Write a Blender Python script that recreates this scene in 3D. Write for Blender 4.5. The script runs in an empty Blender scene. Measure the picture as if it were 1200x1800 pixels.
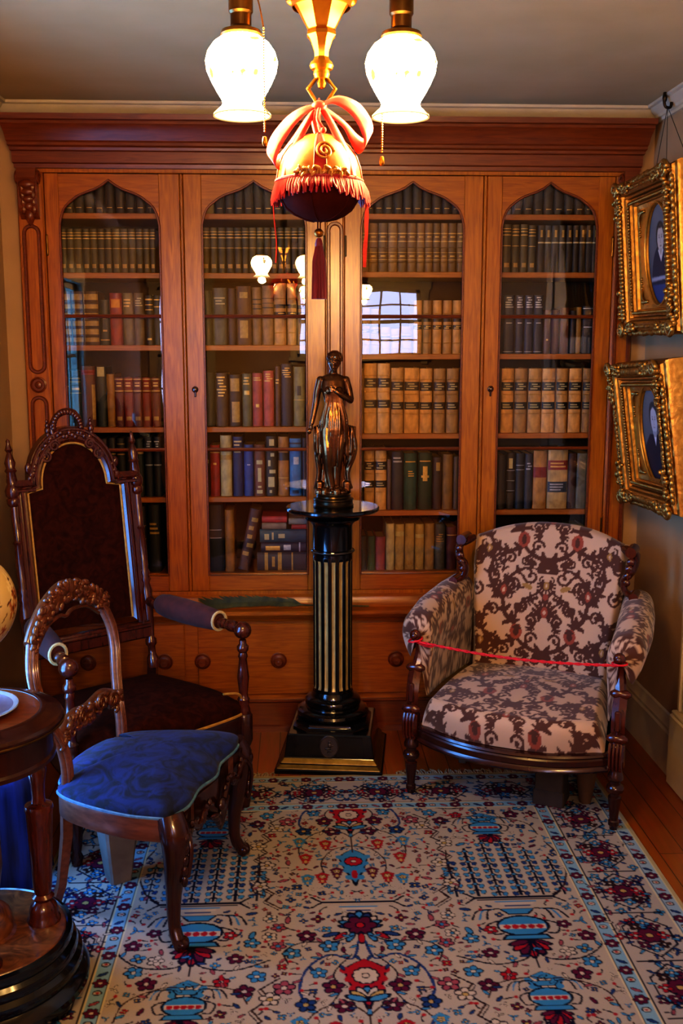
import bpy, math, random
import numpy as np
from mathutils import Vector, Matrix
random.seed(11)
RNG = np.random.default_rng(5)
COL = bpy.context.scene.collection
PI = math.pi
R = math.radians

# ------------------------------------------------------------------ camera model (photo 1200 x 1800)
FOC, PIT, YAW, CAM = 1825.0, R(9.33), R(2.4), Vector((0, -4.2, 1.62))
FWD = Vector((math.sin(YAW)*math.cos(PIT), math.cos(YAW)*math.cos(PIT), -math.sin(PIT)))
RGT = Vector((math.cos(YAW), -math.sin(YAW), 0))
UPV = RGT.cross(FWD)
def atY(px, py, y):
    d = FWD + RGT*((px-600)/FOC) + UPV*((900-py)/FOC)
    return CAM + d*((y-CAM.y)/d.y)

# ------------------------------------------------------------------ mesh builder
class MB:
    def __init__(s):
        s.v = []; s.f = []; s.m = []; s.mi = 0; s.M = None
    def add(s, vs, fs, mi=None):
        b = len(s.v)
        if s.M is not None: vs = [s.M @ Vector(p) for p in vs]
        s.v.extend([tuple(p) for p in vs])
        for f in fs:
            s.f.append(tuple(b+i for i in f)); s.m.append(s.mi if mi is None else mi)
    def box(s, x0, x1, y0, y1, z0, z1, c=0.003, mi=None):
        c = min(c, (x1-x0)*.45, (y1-y0)*.45, (z1-z0)*.45)
        lo = (x0, y0, z0); hi = (x1, y1, z1); vs = []; idx = {}
        for sx in (0, 1):
            for sy in (0, 1):
                for sz in (0, 1):
                    sg = (sx, sy, sz); base = [hi[k] if sg[k] else lo[k] for k in range(3)]
                    for k in range(3):
                        p = list(base)
                        for j in range(3):
                            if j != k: p[j] += -c if sg[j] else c
                        idx[(sg, k)] = len(vs); vs.append(p)
        fs = []
        for k in range(3):
            a, b = [j for j in range(3) if j != k]
            for sk in (0, 1):
                q = []
                for (sa, sb) in ((0, 0), (1, 0), (1, 1), (0, 1)):
                    g = [0, 0, 0]; g[k] = sk; g[a] = sa; g[b] = sb; q.append(idx[(tuple(g), k)])
                fs.append(q)
        for k in range(3):
            a, b = [j for j in range(3) if j != k]
            for sa in (0, 1):
                for sb in (0, 1):
                    g0 = [0, 0, 0]; g0[a] = sa; g0[b] = sb; g1 = list(g0); g1[k] = 1
                    g0 = tuple(g0); g1 = tuple(g1)
                    fs.append((idx[(g0, a)], idx[(g1, a)], idx[(g1, b)], idx[(g0, b)]))
        for sx in (0, 1):
            for sy in (0, 1):
                for sz in (0, 1):
                    g = (sx, sy, sz); fs.append((idx[(g, 0)], idx[(g, 1)], idx[(g, 2)]))
        s.add(vs, fs, mi)
    def grid(s, P, cu=False, cv=False, mi=None):
        nu, nv = len(P), len(P[0]); vs = [p for row in P for p in row]; fs = []
        for i in range(nu if cu else nu-1):
            for j in range(nv if cv else nv-1):
                i2 = (i+1) % nu; j2 = (j+1) % nv
                fs.append((i*nv+j, i2*nv+j, i2*nv+j2, i*nv+j2))
        s.add(vs, fs, mi)
    def lathe(s, prof, n=24, c=(0, 0, 0), mi=None, squash=1.0, flute=None):
        c = Vector(c); rows = []
        for (r, z) in prof:
            row = []
            for k in range(n):
                a = 2*PI*k/n; rr = max(r, 1e-4)
                row.append(c + Vector((rr*math.cos(a), rr*math.sin(a)*squash, z)))
            rows.append(row)
        s.grid(rows, cv=True, mi=mi)
    def tube(s, pts, rad, n=8, closed=False, cap=True, mi=None, flat=None, up=None):
        """tube along pts; rad scalar or list; flat = (a,b) cross-section scale"""
        pts = [Vector(p) for p in pts]; m = len(pts)
        if not hasattr(rad, '__len__'): rad = [rad]*m
        T = []
        for i in range(m):
            if closed: t = pts[(i+1) % m]-pts[(i-1) % m]
            else: t = pts[min(i+1, m-1)]-pts[max(i-1, 0)]
            T.append(t.normalized() if t.length > 1e-9 else Vector((0, 0, 1)))
        u = Vector(up) if up else (Vector((0, 0, 1)) if abs(T[0].z) < .9 else Vector((1, 0, 0)))
        rows = []
        for i in range(m):
            if up: u = Vector(up)
            u = u - T[i]*u.dot(T[i])
            if u.length < 1e-6: u = T[i].orthogonal()
            u.normalize(); w = T[i].cross(u); fa, fb = flat or (1, 1)
            rows.append([pts[i] + (u*math.cos(2*PI*k/n)*fa + w*math.sin(2*PI*k/n)*fb)*rad[i] for k in range(n)])
        s.grid(rows, cu=closed, cv=True, mi=mi)
        if cap and not closed:
            b = len(s.v); k0 = b-m*n
            s.f.append(tuple(k0+j for j in range(n))); s.m.append(s.mi if mi is None else mi)
            s.f.append(tuple(b-n+j for j in reversed(range(n)))); s.m.append(s.mi if mi is None else mi)
    def ell(s, c, r, nu=8, nv=12, M=None, mi=None):
        c = Vector(c)
        if not hasattr(r, '__len__'): r = (r, r, r)
        rows = []
        for i in range(nu+1):
            t = PI*i/nu; row = []
            for j in range(nv):
                a = 2*PI*j/nv
                p = Vector((r[0]*max(math.sin(t), 1e-3)*math.cos(a), r[1]*max(math.sin(t), 1e-3)*math.sin(a), r[2]*math.cos(t)))
                row.append(c + (M @ p if M is not None else p))
            rows.append(row)
        s.grid(rows, cv=True, mi=mi)
    def prism(s, poly, y0, y1, mi=None, M=None):
        """poly in (x,z) extruded from y0 to y1"""
        n = len(poly)
        vs = [Vector((p[0], y0, p[1])) for p in poly]+[Vector((p[0], y1, p[1])) for p in poly]
        if M is not None: vs = [M @ v for v in vs]
        fs = [tuple(range(n)), tuple(reversed(range(n, 2*n)))]
        for i in range(n): fs.append((i, i+n, (i+1) % n+n, (i+1) % n))
        s.add(vs, fs, mi)
    def extrude_x(s, prof, x0, x1, d0=0, d1=0, mi=None):
        """profile (y,z) run along x, ends mitred by proj*d"""
        n = len(prof)
        vs = [(x0, y, z) for y, z in prof]+[(x1, y, z) for y, z in prof]
        fs = [tuple(range(n)), tuple(reversed(range(n, 2*n)))]
        for i in range(n): fs.append((i, (i+1) % n, (i+1) % n+n, i+n))
        s.add(vs, fs, mi)
    def build(s, name, mats, parent=None, smooth=35, off=None, recalc=True):
        me = bpy.data.meshes.new(name)
        v = s.v if off is None else [(p[0]-off[0], p[1]-off[1], p[2]-off[2]) for p in s.v]
        me.from_pydata(v, [], s.f)
        if not isinstance(mats, (list, tuple)): mats = [mats]
        for m in mats: me.materials.append(m)
        me.polygons.foreach_set('material_index', s.m)
        me.validate()
        if recalc:
            import bmesh
            bm = bmesh.new(); bm.from_mesh(me); bmesh.ops.recalc_face_normals(bm, faces=bm.faces); bm.to_mesh(me); bm.free()
        if smooth:
            me.shade_smooth()
            if smooth < 180: me.set_sharp_from_angle(angle=R(smooth))
        o = bpy.data.objects.new(name, me); COL.objects.link(o)
        if parent: o.parent = parent
        return o

def tag(o, label, cat, group=None):
    o['label'] = label; o['category'] = cat
    if group: o['group'] = group
    return o
def thing(name, label, cat, loc=(0, 0, 0), rz=0, group=None):
    o = bpy.data.objects.new(name, None); COL.objects.link(o)
    o.location = loc; o.rotation_euler = (0, 0, rz); o.empty_display_size = .1
    return tag(o, label, cat, group)
def struct(o):
    o['kind'] = 'structure'; return o

def bez(p, n=12):
    """Catmull-Rom through points"""
    p = [Vector(q) for q in p]; out = []
    for i in range(len(p)-1):
        a = p[max(i-1, 0)]; b = p[i]; c = p[i+1]; d = p[min(i+2, len(p)-1)]
        for k in range(n):
            t = k/n
            out.append(.5*((2*b)+(c-a)*t+(2*a-5*b+4*c-d)*t*t+(3*b-a-3*c+d)*t**3))
    out.append(p[-1]); return out
def lerp(a, b, t): return a+(b-a)*t
def interp(tab, x): return float(np.interp(x, [t[0] for t in tab], [t[1] for t in tab]))
def spiral(c, ax, ay, r0, r1, turns, n=24, a0=0):
    c = Vector(c); ax = Vector(ax); ay = Vector(ay)
    return [c + ax*(lerp(r0, r1, k/n)*math.cos(a0+2*PI*turns*k/n)) + ay*(lerp(r0, r1, k/n)*math.sin(a0+2*PI*turns*k/n)) for k in range(n+1)]

# ------------------------------------------------------------------ materials
def srgb(h):
    if isinstance(h, str):
        h = h.lstrip('#'); c = [int(h[i:i+2], 16)/255 for i in (0, 2, 4)]
    else: c = list(h)
    return tuple(x/12.92 if x <= .04045 else ((x+.055)/1.055)**2.4 for x in c)
def newmat(name):
    m = bpy.data.materials.new(name); m.use_nodes = True; nt = m.node_tree; nt.nodes.clear()
    out = nt.nodes.new('ShaderNodeOutputMaterial'); b = nt.nodes.new('ShaderNodeBsdfPrincipled')
    nt.links.new(b.outputs[0], out.inputs[0]); return m, nt, b, out
def setp(b, **k):
    names = dict(rough='Roughness', metal='Metallic', coat='Coat Weight', coatr='Coat Roughness', sheen='Sheen Weight', spec='Specular IOR Level', sheenr='Sheen Roughness')
    for a, v in k.items():
        if a in names: b.inputs[names[a]].default_value = v
def noisecol(nt, b, c1, c2, scale, stretch=(1, 1, 1), detail=5, dist=0.0, bump=0.0, lo=.3, hi=.7, coord='Object', bdist=.002, mid=None):
    tc = nt.nodes.new('ShaderNodeTexCoord'); mp = nt.nodes.new('ShaderNodeMapping'); mp.inputs['Scale'].default_value = stretch
    no = nt.nodes.new('ShaderNodeTexNoise'); no.inputs['Scale'].default_value = scale; no.inputs['Detail'].default_value = detail
    no.inputs['Distortion'].default_value = dist
    rp = nt.nodes.new('ShaderNodeValToRGB'); rp.color_ramp.elements[0].position = lo; rp.color_ramp.elements[1].position = hi
    rp.color_ramp.elements[0].color = (*c1, 1); rp.color_ramp.elements[1].color = (*c2, 1)
    nt.links.new(tc.outputs[coord], mp.inputs[0]); nt.links.new(mp.outputs[0], no.inputs['Vector'])
    nt.links.new(no.outputs[0], rp.inputs[0]); nt.links.new(rp.outputs[0], b.inputs['Base Color'])
    if bump:
        bp = nt.nodes.new('ShaderNodeBump'); bp.inputs['Strength'].default_value = bump; bp.inputs['Distance'].default_value = bdist
        nt.links.new(no.outputs[0], bp.inputs['Height']); nt.links.new(bp.outputs[0], b.inputs['Normal'])
    return no, rp
def noisy(name, c1, c2, scale=30, stretch=(1, 1, 1), bump=0, bdist=.002, detail=5, dist=0, lo=.3, hi=.7, **k):
    m, nt, b, o = newmat(name); noisecol(nt, b, srgb(c1), srgb(c2), scale, stretch, detail, dist, bump, lo, hi, bdist=bdist); setp(b, **k); return m
def attrmat(name, bump=.3, bscale=900, **k):
    m, nt, b, o = newmat(name)
    a = nt.nodes.new('ShaderNodeAttribute'); a.attribute_name = 'Col'
    tc = nt.nodes.new('ShaderNodeTexCoord'); no = nt.nodes.new('ShaderNodeTexNoise'); no.inputs['Scale'].default_value = bscale
    no.inputs['Detail'].default_value = 2
    mx = nt.nodes.new('ShaderNodeMix'); mx.data_type = 'RGBA'; mx.blend_type = 'MULTIPLY'; mx.inputs[0].default_value = .35
    nt.links.new(tc.outputs['Object'], no.inputs['Vector'])
    nt.links.new(a.outputs['Color'], mx.inputs[6]); nt.links.new(no.outputs['Color'], mx.inputs[7])
    ga = nt.nodes.new('ShaderNodeGamma'); ga.inputs[1].default_value = .85
    nt.links.new(mx.outputs[2], ga.inputs[0]); nt.links.new(ga.outputs[0], b.inputs['Base Color'])
    bp = nt.nodes.new('ShaderNodeBump'); bp.inputs['Strength'].default_value = bump; bp.inputs['Distance'].default_value = .002
    nt.links.new(no.outputs[0], bp.inputs['Height']); nt.links.new(bp.outputs[0], b.inputs['Normal'])
    setp(b, **k); return m

OAK = noisy('oak_stained', '#8a4a0c', '#ae6812', 6, (14, 14, 1.1), bump=.06, dist=1.2, rough=.32, coat=.25, coatr=.18)
OAKH = noisy('oak_stained_horizontal', '#84450b', '#a56010', 6, (1.1, 14, 14), bump=.06, dist=1.2, rough=.32, coat=.25, coatr=.18)
OAKD = noisy('oak_dark_moulding', '#5e2908', '#78390c', 6, (1.1, 14, 14), bump=.05, dist=1.2, rough=.35, coat=.2, coatr=.2)
OAKIN = noisy('oak_shelf_edge', '#8a4d18', '#a6631f', 6, (1.1, 14, 14), bump=.05, dist=1, rough=.5)
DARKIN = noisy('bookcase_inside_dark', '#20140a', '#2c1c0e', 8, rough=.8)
MAHOG = noisy('mahogany_polished', '#3a1509', '#55210f', 10, (8, 8, 1.2), bump=.05, dist=1, rough=.25, coat=.4, coatr=.12)
MAHOGD = noisy('mahogany_dark', '#27100a', '#3c190f', 12, (8, 8, 1.2), bump=.05, dist=1, rough=.24, coat=.4, coatr=.1)
WALN = noisy('walnut_carved', '#4a2712', '#67391c', 14, (6, 6, 1.5), bump=.1, dist=1, rough=.3, coat=.3, coatr=.15)
EBON = noisy('ebonised_wood', '#0b0a0a', '#141212', 12, rough=.16, coat=.5, coatr=.08)
GILT = noisy('gilded_plaster', '#94692c', '#b58c46', 55, bump=.45, bdist=.003, metal=.85, rough=.32)
GILTF = noisy('gilded_flute', '#a08a55', '#b8a268', 30, metal=.4, rough=.4)
GILTD = noisy('gilded_base_band', '#6d5520', '#8a6f30', 30, metal=.7, rough=.3)
BRASS = noisy('aged_brass', '#8a5c1e', '#a8752c', 20, metal=.9, rough=.34)
BRASSD = noisy('dark_brass', '#5a4424', '#7a5c30', 20, metal=.9, rough=.35)
BRONZE = noisy('dark_bronze', '#634228', '#8c6038', 30, metal=.9, rough=.27, bump=.1)
VELP = noisy('plum_brown_velvet', '#260b03', '#3b1708', 26, bump=.25, dist=1.5, rough=1, spec=.1)
VELARM = noisy('plum_arm_velvet', '#3d1b16', '#50241c', 30, bump=.2, rough=.9, sheen=.05)
PIPING = noisy('gold_piping', '#9a7230', '#b58a3e', 60, rough=.5)
VELB = noisy('blue_velvet', '#040c20', '#0a225a', 13, bump=.3, dist=2.2, rough=.9, sheen=.06, lo=.38, hi=.62)
RED = noisy('red_cord', '#b3121e', '#cf1b29', 120, rough=.6)
CREAMP = noisy('cream_paint', '#b5a98c', '#c4b999', 12, rough=.45)
# ------------------------------------------------------------------ a small painter for woven patterns (colours become a mesh attribute)
class Canvas:
    def __init__(s, x0, x1, y0, y1, res, bg, mirror=False):
        s.x0, s.y0, s.res = x0, y0, res; s.W = int((x1-x0)/res)+1; s.H = int((y1-y0)/res)+1
        s.a = np.empty((s.H, s.W, 3), np.float32); s.a[:] = srgb(bg); s.mir = mirror; s.cache = {}
    def c(s, h):
        if h not in s.cache: s.cache[h] = np.array(srgb(h), np.float32)
        return s.cache[h]
    def win(s, x0, x1, y0, y1):
        i0 = max(int((x0-s.x0)/s.res)-1, 0); i1 = min(int((x1-s.x0)/s.res)+2, s.W)
        j0 = max(int((y0-s.y0)/s.res)-1, 0); j1 = min(int((y1-s.y0)/s.res)+2, s.H)
        if i1 <= i0 or j1 <= j0: return None
        X = s.x0+np.arange(i0, i1)*s.res; Y = s.y0+np.arange(j0, j1)*s.res
        X, Y = np.meshgrid(X, Y); return (slice(j0, j1), slice(i0, i1)), X, Y
    def put(s, w, mask, col): s.a[w][mask] = s.c(col)
    def ell(s, x, y, rx, ry, col, ang=0, m=True):
        rr = max(rx, ry); w = s.win(x-rr, x+rr, y-rr, y+rr)
        if w:
            dx, dy = w[1]-x, w[2]-y; ca, sa = math.cos(ang), math.sin(ang)
            u, v = dx*ca+dy*sa, -dx*sa+dy*ca
            s.put(w[0], (u/rx)**2+(v/ry)**2 <= 1, col)
        if s.mir and m: s.ell(-x, y, rx, ry, col, -ang, False)
    def poly(s, pts, col, m=True):
        P = np.array(pts, float); w = s.win(P[:, 0].min(), P[:, 0].max(), P[:, 1].min(), P[:, 1].max())
        if w:
            X, Y = w[1], w[2]; ins = np.zeros(X.shape, bool); n = len(P)
            for i in range(n):
                x1, y1 = P[i]; x2, y2 = P[(i+1) % n]
                if y1 == y2: continue
                cnd = ((Y < y1) != (Y < y2)) & (X < (x2-x1)*(Y-y1)/(y2-y1)+x1); ins ^= cnd
            s.put(w[0], ins, col)
        if s.mir and m: s.poly([(-x, y) for x, y in pts], col, False)
    def line(s, pts, wd, col, m=True):
        n = len(pts)
        for i in range(n-1):
            (ax, ay), (bx, by) = pts[i], pts[i+1]
            wa = wd[i] if hasattr(wd, '__len__') else wd; r = wa/2
            w = s.win(min(ax, bx)-r, max(ax, bx)+r, min(ay, by)-r, max(ay, by)+r)
            if not w: continue
            dx, dy = bx-ax, by-ay; L = dx*dx+dy*dy+1e-12
            t = np.clip(((w[1]-ax)*dx+(w[2]-ay)*dy)/L, 0, 1)
            d = (w[1]-ax-t*dx)**2+(w[2]-ay-t*dy)**2
            s.put(w[0], d <= r*r, col)
        if s.mir and m: s.line([(-x, y) for x, y in pts], wd, col, False)
    def sample(s, X, Y):
        i = np.clip(np.rint((X-s.x0)/s.res).astype(int), 0, s.W-1); j = np.clip(np.rint((Y-s.y0)/s.res).astype(int), 0, s.H-1)
        return s.a[j, i]
def cr2(p, n=8):
    return [(q.x, q.y) for q in bez([(a, b, 0) for a, b in p], n)]
def set_col(me, rgb):
    at = me.color_attributes.new('Col', 'FLOAT_COLOR', 'POINT')
    c = np.ones((len(me.vertices), 4), np.float32); c[:, :3] = rgb
    at.data.foreach_set('color', c.ravel())
def verts_np(me):
    a = np.empty(len(me.vertices)*3, np.float32); me.vertices.foreach_get('co', a); return a.reshape(-1, 3)
def blur(a, n=1):
    for _ in range(n):
        p = np.pad(a, ((1, 1), (1, 1), (0, 0)), 'edge')
        a = (p[:-2, 1:-1]+p[2:, 1:-1]+p[1:-1, :-2]+p[1:-1, 2:]+2*p[1:-1, 1:-1])/6
    return a
# ------------------------------------------------------------------ the room
XL, XR, YB, YF, ZC = -1.145, 1.41, .36, -6.6, 2.52
WALL = noisy('wall_paint', '#a5875f', '#ad9068', 5, bump=.04, rough=.7)
CEIL = noisy('ceiling_paint', '#b09d72', '#b8a57c', 4, rough=.75)
TRIM = noisy('white_trim_paint', '#b9ae92', '#c3b99d', 10, rough=.45)
m, nt, b, o = newmat('floor_boards')
tc = nt.nodes.new('ShaderNodeTexCoord'); mp = nt.nodes.new('ShaderNodeMapping'); mp.inputs['Rotation'].default_value = (0, 0, PI/2)
br = nt.nodes.new('ShaderNodeTexBrick'); br.offset = .4
for k, v in (('Scale', 1), ('Mortar Size', .0018), ('Brick Width', 1.9), ('Row Height', .082), ('Mortar Smooth', .2)): br.inputs[k].default_value = v
br.inputs['Color1'].default_value = (*srgb('#7d3d10'), 1); br.inputs['Color2'].default_value = (*srgb('#8f4b16'), 1); br.inputs['Mortar'].default_value = (*srgb('#3a1a08'), 1)
no = nt.nodes.new('ShaderNodeTexNoise'); no.inputs['Scale'].default_value = 5; no.inputs['Detail'].default_value = 6
mp2 = nt.nodes.new('ShaderNodeMapping'); mp2.inputs['Scale'].default_value = (12, 1, 1)
mx = nt.nodes.new('ShaderNodeMix'); mx.data_type = 'RGBA'; mx.blend_type = 'OVERLAY'; mx.inputs[0].default_value = .35
nt.links.new(tc.outputs['Object'], mp.inputs[0]); nt.links.new(mp.outputs[0], br.inputs['Vector'])
nt.links.new(tc.outputs['Object'], mp2.inputs[0]); nt.links.new(mp2.outputs[0], no.inputs['Vector'])
nt.links.new(br.outputs[0], mx.inputs[6]); nt.links.new(no.outputs['Color'], mx.inputs[7]); nt.links.new(mx.outputs[2], b.inputs['Base Color'])
setp(b, rough=.3, coat=.3, coatr=.2); FLOORM = m

def slab(name, x0, x1, y0, y1, z0, z1, mat, c=0.0005):
    q = MB(); q.box(x0, x1, y0, y1, z0, z1, c); return struct(q.build(name, mat))
slab('floor', XL-.1, XR+.1, YF-.1, YB+.1, -.1, 0, FLOORM)
slab('ceiling', XL-.1, XR+.1, YF-.1, YB+.1, ZC, ZC+.1, CEIL)

slab('wall_right', XR, XR+.1, YF, YB, 0, ZC, WALL)
def wall_holes(name, axis, c0, c1, a0, a1, holes):
    """wall with rectangular openings; axis 'x' runs along x, 'y' along y"""
    q = MB(); xs = sorted({a0, a1, *[h[0] for h in holes], *[h[1] for h in holes]})
    for i in range(len(xs)-1):
        mid = (xs[i]+xs[i+1])/2; hh = [h for h in holes if h[0] < mid < h[1]]
        segs = [(0, ZC)] if not hh else [(0, hh[0][2]), (hh[0][3], ZC)]
        for z0, z1 in segs:
            if axis == 'x': q.box(xs[i], xs[i+1], c0, c1, z0, z1, 0)
            else: q.box(c0, c1, xs[i], xs[i+1], z0, z1, 0)
    return struct(q.build(name, WALL, smooth=0))
wall_holes('wall_back', 'x', .012, YB+.1, XL-.1, XR+.1, [(-1.079, 1.351, -.01, 2.456)])
LW = (-2.15, -1.28, .3, 1.95)          # side window (y0,y1,z0,z1) on the left wall, outside the frame
FW = [(-.98, -.57, .8, 2.16), (.36, .98, 1.46, 2.16)]   # two windows on the wall behind the viewer
wall_holes('wall_left', 'y', XL-.1, XL, YF, YB, [LW])
wall_holes('wall_front', 'x', YF-.1, YF, XL-.1, XR+.1, FW)
def daylight(name, col, st):
    m, nt, b, out = newmat(name); nt.nodes.remove(b)
    e = nt.nodes.new('ShaderNodeEmission'); e.inputs[0].default_value = (*col, 1); e.inputs[1].default_value = st
    nt.links.new(e.outputs[0], out.inputs[0]); return m
SKYL = daylight('daylight_side_window', (.13, .40, 1.0), 16)
SKYF = daylight('daylight_front_window', (.52, .55, 1.0), 12)
def window(n, axis, a0, a1, z0, z1, w, inward, sky):
    """sash window: bright pane, muntins, casing"""
    root = bpy.data.objects.new('window_%d' % n, None); COL.objects.link(root); root['kind'] = 'structure'
    fr = MB(); pn = MB(); t = .035
    def bx(q, u0, u1, d0, d1, zz0, zz1, c=.003):
        lo, hi = w+inward*d0, w+inward*d1; lo, hi = min(lo, hi), max(lo, hi)
        if axis == 'x': q.box(u0, u1, lo, hi, zz0, zz1, c)
        else: q.box(lo, hi, u0, u1, zz0, zz1, c)
    bx(pn, a0+.01, a1-.01, -.075, -.07, z0+.01, z1-.01, 0)
    bx(fr, a0-.08, a0, .0, .02, z0-.08, z1+.1); bx(fr, a1, a1+.08, .0, .02, z0-.08, z1+.1)
    bx(fr, a0-.1, a1+.1, .0, .025, z1, z1+.11); bx(fr, a0-.1, a1+.1, .0, .05, z0-.04, z0)
    for u in (a0, a1-t): bx(fr, u, u+t, -.06, -.02, z0, z1)
    for z in (z0, (z0+z1)/2-t/2, z1-t): bx(fr, a0, a1, -.06, -.02, z, z+t)
    for k in (1, 2):
        u = lerp(a0, a1, k/3); bx(fr, u-.009, u+.009, -.055, -.03, z0, z1)
    for k in (1, 3): bx(fr, a0, a1, -.055, -.03, lerp(z0, z1, k/4)-.009, lerp(z0, z1, k/4)+.009)
    f = fr.build('window_frame', TRIM, root); p = pn.build('window_pane', sky, root, smooth=0)
    return root
window(1, 'x', *FW[0], YF, 1, SKYF); window(2, 'x', *FW[1], YF, 1, SKYF); window(3, 'y', *LW, XL, 1, SKYL)
# crown moulding: profile = distance from wall, drop from ceiling
CR = [(0, 0), (.052, 0), (.052, .010), (.042, .014), (.036, .028), (.022, .040), (.02, .05), (.012, .053), (.012, .064), (0, .064)]
def crown(n, axis, a0, a1, w, inw):
    q = MB(); m = len(CR)
    if axis == 'x': vs = [(a, w+inw*d, ZC-h) for a in (a0, a1) for d, h in CR]
    else: vs = [(w+inw*d, a, ZC-h) for a in (a0, a1) for d, h in CR]
    fs = [tuple(range(m)), tuple(range(m, 2*m))]+[(i, (i+1) % m, (i+1) % m+m, i+m) for i in range(m)]
    q.add(vs, fs); return struct(q.build('trim_%d' % n, TRIM, smooth=30))
crown(1, 'x', XL, XR, .012, -1); crown(2, 'y', YF, -.042, XL, 1); crown(3, 'y', YF, -.042, XR, -1)
BB = [(0, 0), (.028, 0), (.028, .16), (.022, .168), (.022, .18), (.012, .195), (.008, .215), (0, .22)]
q = MB(); m_ = len(BB)
vs = [(XR-d, a, h) for a in (-.62, .012) for d, h in BB]
q.add(vs, [tuple(range(m_)), tuple(range(m_, 2*m_))]+[(i, (i+1) % m_, (i+1) % m_+m_, i+m_) for i in range(m_)])
struct(q.build('baseboard_right', TRIM, smooth=30))
# doorway casing on the right wall: fluted jamb on a plinth block, only its edge shows
q = MB()
q.box(XR-.052, XR-.001, -.79, -.60, 0, .27, .006); q.box(XR-.046, XR-.001, -.785, -.605, .27, .285, .004)
q.box(XR-.024, XR-.001, -.785, -.615, .285, 2.1, .004)
for a in (-.78, -.715, -.645): q.box(XR-.032, XR-.02, a, a+.025, .285, 2.1, .006)
struct(q.build('trim_4', TRIM))
# the rest of that doorway, beyond the right edge of the photo: far jamb, head and a panelled door
q = MB()
q.box(XR-.024, XR-.001, -1.84, -1.67, .0, 2.1, .004); q.box(XR-.028, XR-.001, -1.86, -.595, 2.1, 2.25, .004); q.box(XR-.045, XR-.001, -1.88, -.575, 2.25, 2.275, .004)
struct(q.build('trim_5', TRIM))
q = MB(); q.box(XR-.014, XR-.001, -1.67, -.785, .003, 2.1, .002)
for a, b in ((-1.58, -1.27), (-1.19, -.88)):
    for c, d in ((.2, .85), (1.0, 1.95)): q.box(XR-.020, XR-.012, a, b, c, d, .006)
dr = struct(q.build('door_1', TRIM))
q = MB(); q.ell((XR-.05, -.85, .93), (.028, .026, .026), 8, 12); q.tube([(XR-.05, -.85, .93), (XR-.012, -.85, .93)], .009, 8); q.build('door_knob', BRASSD, dr)
# ------------------------------------------------------------------ the bookcase
BX0, BX1, BZ = -1.075, 1.345, 2.28
case = thing('bookcase', 'wide orange oak bookcase with four arched glass doors along the back wall', 'bookcase', (.135, 0, 0))
OFF = (.135, 0, 0)
def cb(q, name, mats, parent=case, **k): return q.build(name, mats, parent, off=OFF, **k)
# bays: (x0, x1) of each opening in the doors, shelf tops
ARCH = [(-.918, -.534), (-.369, .037), (.254, .659), (.810, 1.192)]
DOOR = [(-.973, -.4535), (-.4395, .112), (.188, .7345), (.7495, 1.258)]
BAY = [(-1.03, -.468), (-.425, .095), (.205, .72), (.765, 1.30)]
SHL = [2.116, 1.888, 1.605, 1.277, .989]; SHR = [2.119, 1.894, 1.570, 1.247, .928]
FLOORZ = .672
# carcass: back, sides, dividers, top and bottom boards
q = MB()
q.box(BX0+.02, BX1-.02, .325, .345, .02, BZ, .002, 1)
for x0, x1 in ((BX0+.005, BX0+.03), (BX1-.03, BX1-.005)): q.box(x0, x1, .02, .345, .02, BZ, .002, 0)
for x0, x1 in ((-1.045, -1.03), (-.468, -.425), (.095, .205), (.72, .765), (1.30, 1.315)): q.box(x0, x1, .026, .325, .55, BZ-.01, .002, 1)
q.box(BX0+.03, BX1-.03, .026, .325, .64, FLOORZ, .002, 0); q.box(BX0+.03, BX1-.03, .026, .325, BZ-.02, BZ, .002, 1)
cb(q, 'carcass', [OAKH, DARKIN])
for i, (x0, x1) in enumerate(BAY):
    for z in (SHL if i < 2 else SHR):
        q = MB(); q.box(x0+.001, x1-.001, .035, .322, z-.022, z, .002); cb(q, 'shelf', OAKIN)
# face frame strips between the doors, and the rails over and under them
q = MB()
q.box(BX0+.005, BX1-.005, .0, .026, 2.262, BZ, .002)
q.box(BX0+.005, BX1-.005, .0, .026, .585, .601, .002)
q.box(-.452, -.441, -.006, .024, .602, 2.26, .003); q.box(.736, .748, -.006, .024, .602, 2.26, .003)
q.box(BX0+.005, -.975, -.004, .024, .6, 2.262, .002); q.box(.113, .187, -.004, .024, .6, 2.262, .002); q.box(1.26, BX1-.005, -.004, .024, .6, 2.262, .002)
cb(q, 'face_frame', OAK)
# cornice
PROF = [(.0, 2.276), (-.012, 2.278), (-.014, 2.292), (-.022, 2.296), (-.024, 2.336), (-.034, 2.34), (-.036, 2.35), (-.046, 2.356), (-.046, 2.366), (-.052, 2.372),
        (-.062, 2.40), (-.078, 2.424), (-.082, 2.428), (-.082, 2.438), (-.094, 2.442), (-.096, 2.462)]
q = MB(); rows = []
for y, z in PROF:
    d = -y; sx = d*.42
    rows.append([(BX0-sx, .0115, z), (BX0-sx, y, z), (BX1+sx, y, z), (BX1+sx, .0115, z)])
q.grid(rows); n = len(rows)
q.add([rows[-1][k] for k in range(4)], [(0, 1, 2, 3)]); q.add([rows[0][k] for k in range(4)], [(0, 1, 2, 3)])
cb(q, 'cornice', OAKD, smooth=25)
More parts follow.
